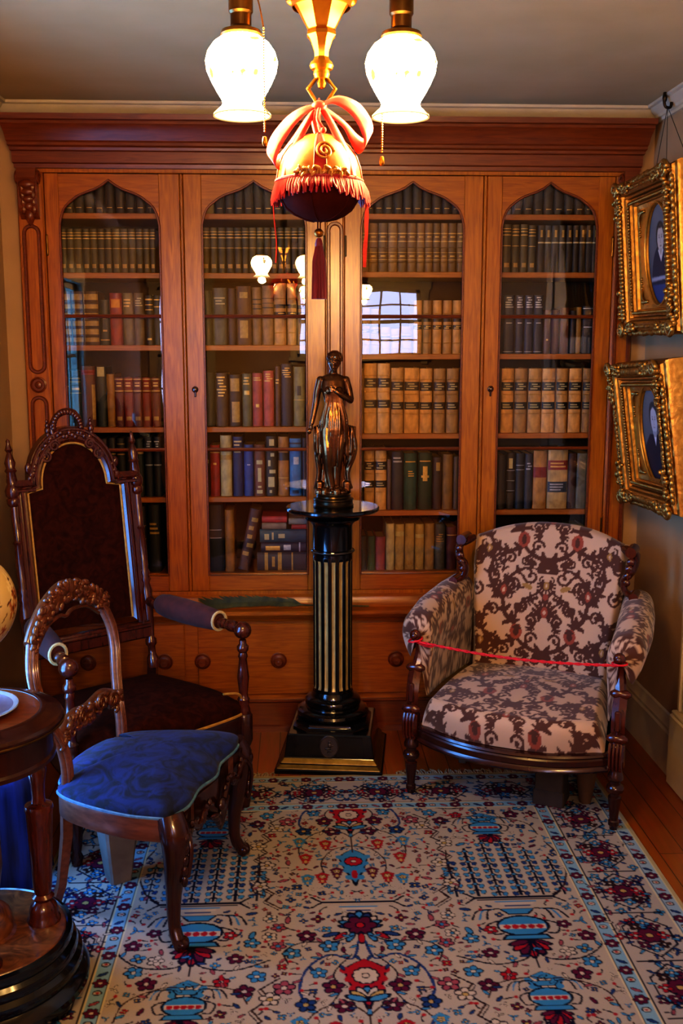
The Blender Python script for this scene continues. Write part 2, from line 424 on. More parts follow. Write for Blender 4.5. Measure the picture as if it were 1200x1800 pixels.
# doors
OGEE = [(1, -.17), (.975, -.145), (.94, -.122), (.9, -.106), (.83, -.09), (.74, -.076), (.65, -.063), (.55, -.053), (.4, -.042), (.28, -.034), (.15, -.021), (.07, -.010), (0, 0)]
GLASS = bpy.data.materials.new('door_glass'); GLASS.use_nodes = True; nt = GLASS.node_tree; nt.nodes.clear()
out = nt.nodes.new('ShaderNodeOutputMaterial'); tr = nt.nodes.new('ShaderNodeBsdfTransparent'); gl = nt.nodes.new('ShaderNodeBsdfGlossy')
gl.inputs['Roughness'].default_value = .008; tr.inputs[0].default_value = (.93, .94, .91, 1)
fz = nt.nodes.new('ShaderNodeFresnel'); fz.inputs[0].default_value = 1.75; mxs = nt.nodes.new('ShaderNodeMixShader')
nz = nt.nodes.new('ShaderNodeTexNoise'); nz.inputs['Scale'].default_value = 3.2; nz.inputs['Detail'].default_value = 1
tcg = nt.nodes.new('ShaderNodeTexCoord'); bp = nt.nodes.new('ShaderNodeBump'); bp.inputs['Strength'].default_value = .12; bp.inputs['Distance'].default_value = .006
nt.links.new(tcg.outputs['Object'], nz.inputs['Vector']); nt.links.new(nz.outputs[0], bp.inputs['Height']); nt.links.new(bp.outputs[0], gl.inputs['Normal'])
nt.links.new(fz.outputs[0], mxs.inputs[0]); nt.links.new(tr.outputs[0], mxs.inputs[1]); nt.links.new(gl.outputs[0], mxs.inputs[2]); nt.links.new(mxs.outputs[0], out.inputs[0])
TILT = [R(1.95), R(1.55), R(-1.2), R(-.75)]
for i in range(4):
    a0, a1 = ARCH[i]; d0, d1 = DOOR[i]; apex = 2.235; zb, zt = .602, 2.26; cx = (a0+a1)/2; hw = (a1-a0)/2; gb = .668
    arc = [(cx-u*hw, apex+z) for u, z in OGEE]+[(cx+u*hw, apex+z) for u, z in reversed(OGEE[:-1])]
    q = MB(); t0, t1 = -.0, .024
    q.box(d0, a0, t0, t1, zb, zt, .0025); q.box(a1, d1, t0, t1, zb, zt, .0025); q.box(a0, a1, t0, t1, zb, gb, .0025, 1)
    for y in (t0+.0008, t1-.0008):
        q.grid([[(x, y, z), (x, y, zt-.002)] for x, z in arc], mi=1)
    q.grid([[(x, t0+.0008, z), (x, t1, z)] for x, z in arc], mi=1)
    q.grid([[(x, t0+.0008, zt-.002), (x, t1, zt-.002)] for x, z in arc], mi=1)
    door = cb(q, 'door', [OAK, OAKH], smooth=25)
    # bead round the opening
    path = [(a0, -.001, gb)]+[(x, -.001, z) for x, z in arc]+[(a1, -.001, gb)]
    q = MB(); q.tube(path, .0045, 6, closed=True); cb(q, 'glazing_bead', OAKD, door)
    for z in (1.718, 1.188):
        q = MB(); q.tube([(a0-.004, .004, z), (a1+.004, .004, z)], .0072, 8, flat=(1, 1.1)); cb(q, 'glazing_bar', OAKD, door)
    # pane, very slightly skewed in its rebate
    q = MB(); th = TILT[i]
    n_ = len(arc); mid = Vector((cx, .014, 0))
    def tp(x, z): return (cx+(x-cx)*math.cos(th), .014+(x-cx)*math.sin(th), z)
    low = [tp(x, gb-.006) for x, z in arc]; hi_ = [tp(x, z+.005) for x, z in arc]
    q.grid([low, hi_]); p = cb(q, 'glass_pane', GLASS, door, smooth=0); p['label'] = 'clear old glass pane with reflections'
    # butt hinges and the keyhole plate
    hx = (d0+.004) if i in (0, 2) else (d1-.004)
    if i == 3: hx = d1-.004
    for z in (1.99, .86):
        q = MB(); q.tube([(hx, -.004, z-.035), (hx, -.004, z+.035)], .004, 8); q.ell((hx, -.004, z+.037), .0045, 4, 8); q.ell((hx, -.004, z-.037), .0045, 4, 8)
        cb(q, 'hinge', BRASSD, door)
    if i in (1, 3):
        kx = d0+.03 if i == 1 else d0+.03; kz = 1.43
        q = MB(); q.box(kx-.012, kx+.012, -.004, .001, kz-.004, kz+.006, .002); q.lathe([(.0, 0), (.012, .001), (.012, .005), (.008, .008), (0, .009)], 12)
        q2 = MB(); q2.M = Matrix.Translation((kx, 0, kz)) @ Matrix.Rotation(PI/2, 4, 'X')
        q2.lathe([(0, .0), (.013, .0), (.013, .003), (.009, .005), (.005, .006), (.005, .014), (.009, .018), (.006, .024), (0, .025)], 14)
        q2.M = None; q2.box(kx-.004, kx+.004, -.005, 0, kz-.03, kz-.008, .002); cb(q2, 'keyhole_plate', MAHOGD, door)
# pilasters with long round-ended panels
def ring(q, cx, w, z0, z1, y, r):
    pts = [(cx-w, y, z0+w), (cx-w, y, z1-w)]+[(cx-w*math.cos(t), y, z1-w+w*math.sin(t)) for t in [PI*k/12 for k in range(1, 12)]]+[(cx+w, y, z1-w), (cx+w, y, z0+w)]+[(cx+w*math.cos(t), y, z0+w-w*math.sin(t)) for t in [PI*k/12 for k in range(1, 12)]]
    q.tube(pts, r, 6, closed=True)
def rosette(q, cx, z, y, r):
    M = Matrix.Translation((cx, y, z)) @ Matrix.Rotation(PI/2, 4, 'X'); q.M = M
    q.lathe([(r, 0), (r, .006), (r*.85, .008), (r*.75, .003), (r*.45, .003), (r*.35, .008), (0, .011)], 16); q.M = None
for x0, x1, kind in ((-1.073, -.977, 'end'), (.117, .183, 'mid'), (1.262, 1.343, 'end')):
    cx = (x0+x1)/2; q = MB()
    q.box(x0, x1, -.012, .0, .602, 2.26, .004)
    pil = cb(q, 'pilaster', OAK)
    for z0_, z1_ in (((.70, 2.075),) if kind == 'mid' else ((1.50, 2.06), (.70, 1.40))):
        q = MB(); ring(q, cx, .0255 if kind == 'mid' else .028, z0_, z1_, -.013, .0078); cb(q, 'panel_moulding', OAKD, pil)
    if kind != 'mid': q = MB(); rosette(q, cx, 1.45, -.012, .032); cb(q, 'rosette', OAKD, pil)
    if kind == 'end':       # carved scroll bracket under the cornice
        q = MB()
        side = [(-.012, 2.27), (-.062, 2.27), (-.064, 2.235), (-.05, 2.215), (-.046, 2.18), (-.05, 2.15), (-.042, 2.12), (-.028, 2.10), (-.012, 2.085)]
        q.extrude_x([(y, z) for y, z in side], x0+.012, x1-.012)
        for sx in (x0+.008, x1-.008):
            q.tube(spiral((sx, -.035, 2.235), (0, 1, 0), (0, 0, 1), .028, .004, 1.6, 26), .006, 6)
        for k in range(4):
            z = 2.21-k*.026; q.ell((cx, -.056+k*.006, z), (.032-k*.005, .014, .018), 6, 10); q.ell((cx-.02, -.052+k*.006, z-.01), (.012, .012, .02), 6, 8); q.ell((cx+.02, -.052+k*.006, z-.01), (.012, .012, .02), 6, 8)
        q.ell((cx, -.024, 2.10), (.018, .016, .026), 6, 10); q.lathe([(0, 2.055), (.012, 2.075), (.02, 2.09)], 10, (cx, -.018, 0))
        cb(q, 'bracket', OAKD, pil)
# ledge, drawers and plinth
q = MB()
q.extrude_x([(.02, .6), (.0, .585), (-.01, .575), (-.012, .56), (-.02, .545), (-.03, .536), (-.078, .532), (-.084, .526), (-.084, .518), (-.074, .508), (-.066, .50), (-.055, .495), (-.05, .486), (-.04, .48), (.02, .48)], BX0-.01, BX1+.01)
cb(q, 'ledge', OAKH, smooth=30)
q = MB()
q.box(BX0+.005, BX1-.005, -.022, .32, .135, .485, .003); cb(q, 'lower_case', OAKH)
for i, (x0, x1) in enumerate(DOOR):
    q = MB(); a, b = (x0+.02, x1-.02)
    q.box(a, b, -.034, -.022, .165, .468, .003, 0)
    d = cb(q, 'drawer_front', OAKH)
    for kx in ((x0+x1)/2-.157, (x0+x1)/2+.157):
        if i == 1: kx -= .08
        if i == 2: kx += .098
        q = MB(); q.M = Matrix.Translation((kx, -.034, .312)) @ Matrix.Rotation(PI/2, 4, 'X')
        q.lathe([(.034, 0), (.034, .003), (.03, .006), (.027, .003), (.022, .003), (.012, .006), (.011, .014), (.018, .02), (.02, .026), (.014, .032), (.006, .031), (0, .033)], 20)
        cb(q, 'drawer_knob', OAKD, d)
q = MB()
q.extrude_x([(.3, .14), (-.036, .14), (-.036, .132), (-.03, .126), (-.028, .03), (-.036, .024), (-.038, .0), (.3, 0)], BX0-.004, BX1+.004)
cb(q, 'plinth', OAKD, smooth=25)
# ------------------------------------------------------------------ books
BM = {}
def bmat(h, rough=.55):
    k = (h, rough)
    if k not in BM:
        c = np.array([int(h[i:i+2], 16) for i in (1, 3, 5)])/255
        BM[k] = noisy('binding_'+h[1:], tuple(c*.78), tuple(np.minimum(c*1.1, 1)), 38, (1, 1, .5), rough=rough, bump=.08, bdist=.001)
    return BM[k]
PAPER = noisy('aged_paper', '#8c7448', '#a98f5e', 60, (1, 30, 1), rough=.9)
BGILT = noisy('gilt_lettering', '#b08a45', '#c9a55c', 80, metal=.35, rough=.45)
BSILV = noisy('silver_lettering', '#8d8f93', '#a9abb0', 80, metal=.3, rough=.45)
BDARK = noisy('black_leather_label', '#120e0b', '#1d1712', 50, rough=.45)
BNAVY = noisy('navy_leather_label', '#141c2c', '#1d2940', 50, rough=.45)
BREDL = noisy('red_leather_label', '#6d1413', '#8a1d1a', 50, rough=.45)
BORNG = noisy('orange_paper_label', '#b5701a', '#c98428', 50, rough=.6)
BCREAM = noisy('cream_paper_label', '#a39468', '#b8a97c', 50, rough=.7)
BWORN = noisy('worn_gilt_leather', '#8a6a30', '#a8843f', 60, rough=.5)
KEY = dict(G=BGILT, S=BSILV, K=BDARK, N=BNAVY, R=BREDL, O=BORNG, C=BCREAM, W=BWORN)
def lettering(z0, z1, n, key='G', seed=0, m=.16):
    """n broken gilt lines between z0 and z1"""
    rr = random.Random(seed); out = []
    st = (z1-z0)/n
    for k in range(n):
        a = rr.choice([m, m+.08, m+.16]); out.append((z0+st*(k+.25), z0+st*(k+.72), key, a, 1-rr.choice([m, m+.08, m+.12])))
    return out
def book_mesh(w, h, d, cover, bands, top='paper', bow=.22, ribs=()):
    """upright book: base centre at origin, spine toward -y at y=0"""
    NX = 9; us = [k/NX for k in range(NX+1)]
    zs = sorted({0, 1, *[round(b[0], 4) for b in bands], *[round(b[1], 4) for b in bands], *[round(r_+s, 4) for r_ in ribs for s in (-.012, 0, .012)]})
    mats = [bmat(cover), PAPER]; mi = {}
    q = MB(); bw = min(w*bow, .009)
    def pt(u, z):
        a = (u-.5)*2; y = bw*(1-math.sqrt(max(1-a*a*.96, 0)))/.8
        bump = .0022 if any(abs(z-r_) < .002 for r_ in ribs) else 0
        return ((u-.5)*w, y-bump, z*h)
    for j in range(len(zs)-1):
        zc = (zs[j]+zs[j+1])/2
        for i in range(NX):
            uc = (us[i]+us[i+1])/2; mk = 0
            for b in bands:
                u0, u1 = (b[3], b[4]) if len(b) > 3 else (0, 1)
                if b[0] < zc < b[1] and u0 < uc < u1:
                    if b[2] not in mi: mi[b[2]] = len(mats); mats.append(KEY[b[2]])
                    mk = mi[b[2]]
            q.add([pt(us[i], zs[j]), pt(us[i+1], zs[j]), pt(us[i+1], zs[j+1]), pt(us[i], zs[j+1])], [(0, 1, 2, 3)], mk)
    y0 = bw/.8*(1-.2); x = w/2; t = min(.003, w*.15); ins = .004
    # boards
    for sx in (-1, 1):
        a, b = (sx*x, sx*(x-t)) if sx > 0 else (sx*(x-t), sx*x)
        a, b = min(a, b), max(a, b); q.box(a, b, y0-.0005, d, 0, h, .0006, 0)
    # page block
    q.box(-x+t, x-t, y0+.001, d-ins, ins*.5, h-ins, .0004, 1)
    # head and tail of the spine
    for z in (0, h): q.add([pt(u, 0)[:2]+(z,) for u in us]+[(x-t, y0+.004, z), (-x+t, y0+.004, z)], [tuple(range(NX+3))], 0)
    return q, mats
ORD = ['', 'first', 'second', 'third', 'fourth', 'fifth', 'sixth', 'seventh', 'eighth', 'ninth', 'tenth', 'eleventh', 'twelfth', 'thirteenth', 'fourteenth', 'fifteenth', 'sixteenth']
ROWN = ['top', 'second', 'third', 'fourth', 'fifth', 'bottom']
DN = ['leftmost', 'second', 'third', 'rightmost']
LIB = {
 # style: (cover, description, bands, ribs, group)
 'olive':  ('#4a3f1c', 'olive brown book with gilt bands', [(.77, .79, 'G'), (.84, .86, 'G'), (.90, .915, 'G'), (.55, .562, 'G'), (.11, .2, 'W', .25, .75)], (), 'olive gilt set'),
 'tanset': ('#7a5a2c', 'tan brown book with gilt bands', [(.62, .64, 'G'), (.78, .80, 'G'), (.71, .73, 'G', .2, .8), (.40, .41, 'G'), (.32, .34, 'G', .2, .8), (.25, .26, 'G')], (.2, .5), 'tan gilt set'),
 'law':    ('#b98a4c', 'tan law book with two black labels', [(.655, .79, 'K'), (.365, .48, 'K')]+lettering(.67, .775, 3, 'C', 3)+lettering(.385, .455, 2, 'C', 4), (.83, .6, .3), 'tan law books'),
 'law2':   ('#a97a40', 'tan law book with paired black bands', [(.60, .66, 'K'), (.46, .54, 'K')]+lettering(.47, .53, 2, 'G', 3), (.75, .2), 'tan law books'),
 'gold':   ('#5a3a16', 'brown book with worn gilt spine', [(.06, .14, 'W'), (.2, .3, 'W'), (.36, .45, 'W'), (.52, .6, 'W'), (.68, .76, 'W'), (.84, .95, 'W')], (.17, .33, .49, .64, .8), None),
 'redset': ('#6d2410', 'red brown leather book with gilt bands', [(.96, .975, 'G'), (.82, .85, 'G', .2, .8), (.88, .9, 'G', .2, .8), (.72, .74, 'G'), (.13, .21, 'W', .25, .75)], (.93, .79, .7), 'red leather set'),
 'navy':   ('#1b2038', 'navy blue book with silver lettering', lettering(.78, .98, 5, 'S', 2)+[(.52, .535, 'S', .2, .8), (.03, .04, 'S')], (), 'navy blue set'),
 'dim':    ('#33291a', 'dim brown book', [(.16, .18, 'G', .2, .8)], (), 'dim books on the top shelf'),
}
def st(cover, desc, bands=(), ribs=(), group=None): return (cover, desc, list(bands), ribs, group)
def shelf_row(bay, row, items, from_right=False, y=.052):
    """items: (px left, px right, px top, style) as read off the photograph, turned into metres"""
    x_lo, x_hi = BAY[bay]; z0 = ([*(SHL if bay < 2 else SHR), FLOORZ])[row]
    seen = {}; objs = []
    for n, it in enumerate(items):
        p0, p1, pt, sty = it[:4]; s_ = LIB[sty] if isinstance(sty, str) else sty
        ym = 900
        x0 = atY(p0, atpy(z0), y).x; x1 = atY(p1, atpy(z0), y).x
        h = atY((p0+p1)/2, pt, y).z-z0
        if row == 0: h = min(pt, .135)
        x0 = max(x0, x_lo+.001); x1 = min(x1, x_hi-.001)
        w = x1-x0-.0012; d = .17+random.uniform(-.02, .03)
        cov = s_[0]
        if isinstance(sty, str):
            c = np.array([int(cov[i:i+2], 16) for i in (1, 3, 5)])*random.choice([.86, 1, 1.12]); cov = '#%02x%02x%02x' % tuple(int(min(v, 255)) for v in c)
        q, mats = book_mesh(w, h, d, cov, s_[2], ribs=s_[3])
        o = q.build('book', mats, smooth=30); o.location = ((x0+x1)/2, y+random.uniform(0, .006), z0+.0003)
        k = len(items)-n if from_right else n+1
        side = 'right' if from_right else 'left'
        tag(o, f'{s_[1]}, {ORD[k]} from {side}, {ROWN[row]} row, {DN[bay]} glass door', 'book', s_[4]); objs.append(o)
    return objs
def atpy(z):      # photo row of a height on the book plane, near the frame's middle
    v = Vector((.1, .052, z))-CAM; return 900-FOC*v.dot(UPV)/v.dot(FWD)
def run(centres, top, style, w=None):
    out = []
    for i, c in enumerate(centres):
        a = (centres[i-1]+c)/2 if i else c-(centres[1]-c)/2
        b = (centres[i+1]+c)/2 if i < len(centres)-1 else c+(c-centres[i-1])/2
        out.append((a, b, top, style))
    return out
# ---- leftmost door
shelf_row(0, 0, [(112+18*k, 129+18*k, .125+.01*(k % 3), 'dim') for k in range(9)])
shelf_row(0, 1, run([112, 125, 138, 153, 166, 179, 191, 205, 220, 233, 246, 259, 269], 402, 'olive'))
shelf_row(0, 2, [(107, 126, 512, 'gold'), (127, 147, 512, 'gold'), (149, 174, 512, 'gold'),
  (176, 193, 527, st('#3a3519', 'dark olive cloth book', [(.3, .34, 'W', .3, .8), (.58, .62, 'W', .3, .7), (.1, .13, 'W')])),
  (194, 215, 515, st('#98330d', 'orange red book with yellow label', [(.72, .88, 'O', .1, .9), (.9, 1, 'R')])),
  (217, 235, 515, st('#6b5b30', 'olive grey cloth book', lettering(.72, .9, 3, 'G', 1))), (237, 254, 515, st('#66553a', 'grey brown cloth book', lettering(.74, .92, 4, 'C', 2))),
  (256, 270, 519, st('#231d10', 'black book with gilt bands', [(.9, .93, 'G'), (.8, .82, 'G'), (.7, .72, 'G'), (.1, .14, 'G', .2, .8)])), (271, 283, 519, st('#1e1a12', 'narrow black book', [(.9, .92, 'G'), (.76, .78, 'G')]))])
shelf_row(0, 3, [(112, 123, 650, st('#20261a', 'narrow dark green book', [(.7, .72, 'G')])), (124, 144, 652, st('#22281c', 'dark green book with gilt bands', [(.86, .87, 'G'), (.8, .81, 'G'), (.66, .7, 'G', .2, .9), (.6, .61, 'G')], (.9, .75))),
  (145, 169, 644, st('#5e2b10', 'worn brown leather book', [(.86, .94, 'R'), (.12, .7, 'W', .82, 1)], (.9,))), (171, 188, 645, st('#2d2f22', 'dark grey book with cream top', [(.84, 1, 'C', .1, .9)])),
  (189, 203, 658, st('#94661c', 'ochre cloth book')), *run([211, 227, 243, 259, 275], 664, 'redset')])
shelf_row(0, 4, [(178, 191, 772, st('#3a1f12', 'dark brown book')), (192, 206, 770, st('#2a1e10', 'black brown book', [(.72, .74, 'G')])), (207, 222, 771, st('#221b12', 'black book', [(.72, .74, 'G'), (.9, .91, 'G')])), (223, 238, 768, st('#20180f', 'plain black book')),
  (239, 254, 772, st('#1f2413', 'dark green book with gilt star', [(.2, .3, 'G', .3, .7), (.74, .78, 'G')])), (256, 270, 768, st('#15192b', 'navy book with silver title', lettering(.74, .94, 5, 'S', 3)+[(.52, .54, 'S')], (), None)), (271, 285, 768, st('#15192b', 'navy book with silver title', lettering(.74, .94, 5, 'S', 5)+[(.52, .54, 'S')], (), None))], True)
shelf_row(0, 5, [(200, 220, 893, st('#1c1209', 'dark brown book')), (221, 241, 890, st('#20140b', 'dark brown book')), (243, 259, 890, st('#2a190d', 'brown black book with faint bands', [(.7, .71, 'W'), (.5, .51, 'W'), (.3, .31, 'W')])), (262, 284, 888, st('#15110d', 'thick black book', lettering(.55, .75, 3, 'W', 2)))], True)
# ---- second door
shelf_row(1, 0, [(360, 376, .15, st('#9a8a5c', 'pale cream book'))]+[(378+17*k, 394+17*k, .13+.012*(k % 3), 'dim') for k in range(9)])
shelf_row(1, 1, run([362, 376, 390, 405, 419, 432, 444, 458, 470, 482, 494, 506, 518, 530], 400, 'olive'))
shelf_row(1, 2, [(356, 372, 511, st('#3a3524', 'dark olive book')), (374, 399, 506, st('#565540', 'grey green cloth book', lettering(.7, .85, 3, 'C', 7))), (401, 415, 507, st('#38261a', 'dark brown book')),
  (416, 442, 503, st('#5b3b1c', 'brown book with gilt oval', [(.12, .42, 'W', .25, .75), (.8, .9, 'W', .2, .8)])), (444, 460, 505, st('#806036', 'tan book with black bands', [(.62, .64, 'K'), (.7, .72, 'K'), (.78, .8, 'K')])),
  (461, 481, 502, st('#8a663c', 'tan book with thin bands', [(.62, .64, 'K'), (.7, .71, 'K'), (.78, .79, 'K')])), (482, 503, 498, 'law2'), (505, 521, 498, 'law2'), (523, 537, 500, 'law2')])
shelf_row(1, 3, [(358, 377, 655, st('#262621', 'black grey cloth book')), (379, 401, 656, st('#4a3214', 'brown book with gilt title', lettering(.55, .95, 7, 'G', 9))), (403, 424, 659, st('#3d2a14', 'brown book with gilt panels', [(.68, .93, 'W', .15, .85), (.08, .48, 'W', .25, .85)])),
  (426, 443, 657, st('#5d5836', 'olive grey book with gilt disc', [(.6, .68, 'G', .25, .75)]+lettering(.78, .95, 3, 'G', 4))), (444, 462, 656, st('#a04438', 'pink red book', lettering(.85, .93, 2, 'G', 2)+[(.36, .42, 'G', .35, .65)])), (463, 482, 652, st('#a84a3c', 'taller pink red book', lettering(.8, .96, 4, 'G', 3))),
  (484, 493, 644, st('#54331f', 'narrow brown book', lettering(.7, .8, 2, 'G', 1))), (494, 514, 640, st('#221e26', 'tall navy black book', lettering(.78, .95, 5, 'G', 6))), (516, 536, 645, st('#7d7040', 'olive tan book with dark oval', [(.52, .68, 'K', .3, .65), (.44, .45, 'G')]))])
shelf_row(1, 4, [(358, 368, 790, st('#3a1c12', 'dark brown narrow book', [(.7, .78, 'C')])), (370, 387, 783, st('#8e1a14', 'red book', [(.85, .87, 'G'), (.62, .66, 'G', .3, .7)])), (388, 408, 766, st('#b09a66', 'tall cream book with grey label', [(.6, .68, 'W')])),
  (410, 428, 768, st('#1a2850', 'navy blue book', lettering(.72, .95, 4, 'C', 8))), (429, 446, 782, st('#23407c', 'bright blue book', [(.6, .62, 'S', .3, .7)])), (447, 466, 782, st('#70422f', 'brown patterned book', [(.05, .12, 'C', .2, .8), (.16, .2, 'C', .3, .7), (.28, .55, 'C', .38, .62), (.62, .7, 'C', .2, .8), (.9, .92, 'C')])),
  (467, 487, 767, st('#2a2418', 'black book with silver pattern', [(.05, .1, 'C', .3, .6), (.15, .32, 'C', .2, .8), (.38, .44, 'C', .3, .9), (.5, .6, 'C', .2, .5), (.66, .72, 'C', .4, .8), (.84, .95, 'C', .3, .8)])), (489, 508, 768, st('#9c6a32', 'tan book with dark label', [(.6, .73, 'K'), (.3, .31, 'G')])),
  (509, 530, 771, st('#2b6a96', 'light blue book', [(.55, .68, 'S', .3, .75), (.04, .1, 'N', .2, .8), (.9, .93, 'N')])), (531, 540, 770, st('#171c2e', 'narrow navy book'))])
shelf_row(1, 5, [(362, 394, 888, st('#17120d', 'thick black book', [(.62, .63, 'S', .1, .9), (.5, .51, 'S', .1, .9)])), (396, 413, 897, st('#8a5a14', 'ochre yellow book'))])
def loose_book(w, h, d, cover, bands, loc, rot, label, group=None):
    q, mats = book_mesh(w, h, d, cover, bands); o = q.build('book', mats, smooth=30)
    o.location = loc; o.rotation_euler = rot; return tag(o, label, 'book', group)
def P(px, py, y=.06): return atY(px, py, y)
a = P(421, 993); bt = P(446, 889)
loose_book(.047, .262, .17, '#4d2f22', lettering(.2, .9, 5, 'W', 3), (a.x+.016, .06, FLOORZ+.0055), (0, R(12), 0), 'brown book leaning right against the stack, bottom row, second glass door')
def flat_book(p0, p1, pt, pb, cover, bands, label, z=None, y=.055):
    """book lying on its side, spine to the room; thickness upward"""
    x0, x1 = P(p0, pb, y).x, P(p1, pb, y).x; t = P(p0, pt, y).z-P(p0, pb, y).z if z is None else z[1]
    zb = z[0]
    o = loose_book(t-.0008, x1-x0, .17, cover, bands, (x0, y, zb+t/2), (0, R(90), 0), label)
    return zb+t
z = FLOORZ+.0004; e = .004
for p0, p1, t, cov, bd, lab in (
    (452, 538, .078, '#151b2c', [(.15, .22, 'W'), (.3, .36, 'W', .2, .8), (.42, .5, 'W'), (.7, .73, 'W')], 'thick navy book lying at the foot of the stack, second glass door'),
    (459, 538, .042, '#122038', [(.1, .42, 'G', .3, .75), (.5, .66, 'S', .25, .8), (.84, .87, 'S')], 'navy book with yellow lettering lying second up in the stack, second glass door'),
    (457, 538, .056, '#1f4a55', [(.1, .2, 'C', .3, .8), (.26, .3, 'C', .2, .8), (.4, .54, 'C', .3, .7)], 'teal book lying third up in the stack, second glass door')):
    z = flat_book(p0, p1, 0, 990, cov, bd, lab, (z, t))
z2 = flat_book(460, 503, 0, 920, '#7a6a58', [], 'grey book lying on the teal book, second glass door', (z, .028))
flat_book(460, 504, 0, 910, '#a53030', [], 'red book topping the left end of the stack, second glass door', (z2, .028))
z3 = flat_book(512, 540, 0, 920, '#a32a2a', [], 'thin red book lying on the right end of the stack, second glass door', (z, .02))
flat_book(507, 539, 0, 905, '#8a8474', [], 'pale grey book topping the right end of the stack, second glass door', (z3, .026))
# ---- third door
shelf_row(2, 0, [(641+17*k, 657+17*k, .13+.012*(k % 3), 'dim') for k in range(10)])
shelf_row(2, 1, run([640, 656, 673, 690, 707, 724, 740, 753, 768, 780, 794, 811], 392, 'tanset'))
shelf_row(2, 2, [(633, 650, 541, 'law2'), (651, 668, 543, 'law2'), (669, 686, 575, 'law2'), (687, 703, 578, 'law2'), (704, 724, 574, 'law2'), (726, 741, 528, 'law2'), (743, 758, 528, 'law2'), (760, 776, 528, 'law2'), (778, 794, 528, 'law2'), (795, 812, 528, 'law2')])
shelf_row(2, 3, [(630, 639, 648, st('#8a6230', 'narrow tan book')), (640, 662, 639, 'law'), (663, 685, 639, 'law'), (687, 709, 647, 'law'), (710, 736, 647, 'law'), (737, 759, 648, 'law'), (761, 782, 648, 'law'), (784, 805, 648, 'law'), (807, 816, 648, 'law')])
shelf_row(2, 4, [(629, 638, 792, st('#3a3a1e', 'narrow olive book')), (640, 658, 789, 'law'), (659, 679, 789, 'law'), (680, 687, 808, st('#5d4a44', 'narrow mauve grey book')), (688, 708, 794, st('#30323e', 'blue grey book', lettering(.8, .92, 2, 'S', 2))),
  (709, 732, 797, st('#1c4a48', 'teal green book', [(.84, .86, 'G', .1, .9)]+lettering(.58, .7, 3, 'G', 5))), (734, 759, 796, st('#16331f', 'dark green book with gilt ornament', [(.84, .86, 'G', .1, .9), (.5, .76, 'G', .38, .62), (.56, .6, 'G', .25, .75)])),
  (760, 776, 804, st('#3a2415', 'dark brown book with pale mark', [(.74, .9, 'W', .3, .8)])), (777, 795, 799, st('#7d5a26', 'ochre brown book')), (796, 806, 803, st('#54402a', 'narrow grey brown book'))])
shelf_row(2, 5, [(629, 645, 943, st('#1d2c14', 'dark green book')), (646, 659, 943, st('#23502a', 'green book')), (660, 677, 944, st('#8d3a38', 'pink red book')), (678, 693, 921, st('#b3a377', 'cream white book')), (694, 710, 922, st('#a98f58', 'cream tan book', [(.74, .84, 'C')])), (711, 728, 921, st('#a5884e', 'cream tan book with stain', [(.1, .2, 'W', .2, .8)])),
  (729, 745, 922, st('#a88b4c', 'pale tan book', [(.7, .78, 'C')])), (746, 763, 921, st('#94723a', 'tan yellow book')), (764, 782, 922, st('#4c4434', 'dark grey book', lettering(.6, .8, 4, 'W', 2))), (784, 802, 927, st('#4f1a12', 'dark red book', [(.8, .82, 'G')]))])
# ---- rightmost door
shelf_row(3, 0, [(884+18*k, 901+18*k, .12+.012*(k % 3), 'dim') for k in range(9)])
shelf_row(3, 1, [(882, 898, 394, 'olive'), (899, 912, 395, 'olive'), (914, 927, 394, 'olive'), (928, 941, 396, 'olive')]+run([950, 962, 975, 988, 1000, 1011, 1022, 1034, 1045], 396, st('#33281a', 'dark brown book with pale band', [(.62, .65, 'C'), (.75, .9, 'W', .3, .7)], (), 'dark banded set')))
shelf_row(3, 2, [(884, 903, 519, 'navy'), (905, 919, 519, 'navy'), (921, 936, 519, 'navy'), (937, 953, 519, 'navy'), (955, 966, 545, st('#4a1c10', 'narrow red brown book', [(.8, .84, 'G', .3, .7), (.3, .34, 'G', .3, .7)])), (967, 982, 545, st('#4d231c', 'maroon book')), (984, 999, 541, st('#5c3424', 'reddish brown book')),
  (1001, 1010, 546, st('#2c2024', 'narrow black book')), (1011, 1020, 540, st('#8a6420', 'narrow ochre book')), (1022, 1044, 538, st('#1b1e28', 'black book with silver bands', [(.55, .57, 'S', .1, .9), (.94, .96, 'S')]))])
shelf_row(3, 3, [(880, 902, 648, 'law'), (903, 925, 648, 'law'), (927, 950, 648, 'law'), (951, 974, 648, 'law'), (976, 996, 648, 'law'), (998, 1020, 648, 'law'), (1022, 1040, 648, 'law')])
shelf_row(3, 4, [(873, 888, 800, st('#1d1712', 'dark brown book')), (889, 904, 796, st('#221814', 'black leather book with ribbed spine', [(.72, .9, 'C', .2, .7), (.68, .69, 'S'), (.5, .51, 'S'), (.32, .33, 'S')], (.7, .5, .3))), (905, 920, 797, st('#1c1a1a', 'plain black book', [(.7, .71, 'S'), (.78, .79, 'S')])), (921, 935, 798, st('#2a2a34', 'dark grey book', lettering(.7, .85, 3, 'S', 3))),
  (936, 960, 793, st('#a9783c', 'tan book with red label', [(.54, .72, 'R')])), (961, 996, 791, st('#b0905c', 'thick tan book with red and navy labels', [(.66, .82, 'R'), (.28, .46, 'N')]+lettering(.3, .44, 3, 'S', 1)+lettering(.69, .8, 2, 'G', 2))), (997, 1011, 797, st('#3a1d18', 'dark maroon book')), (1012, 1036, 797, st('#5f5a4a', 'grey cloth book'))])
shelf_row(3, 5, [(1006, 1030, 928, st('#8a6a2c', 'ochre book')), ])
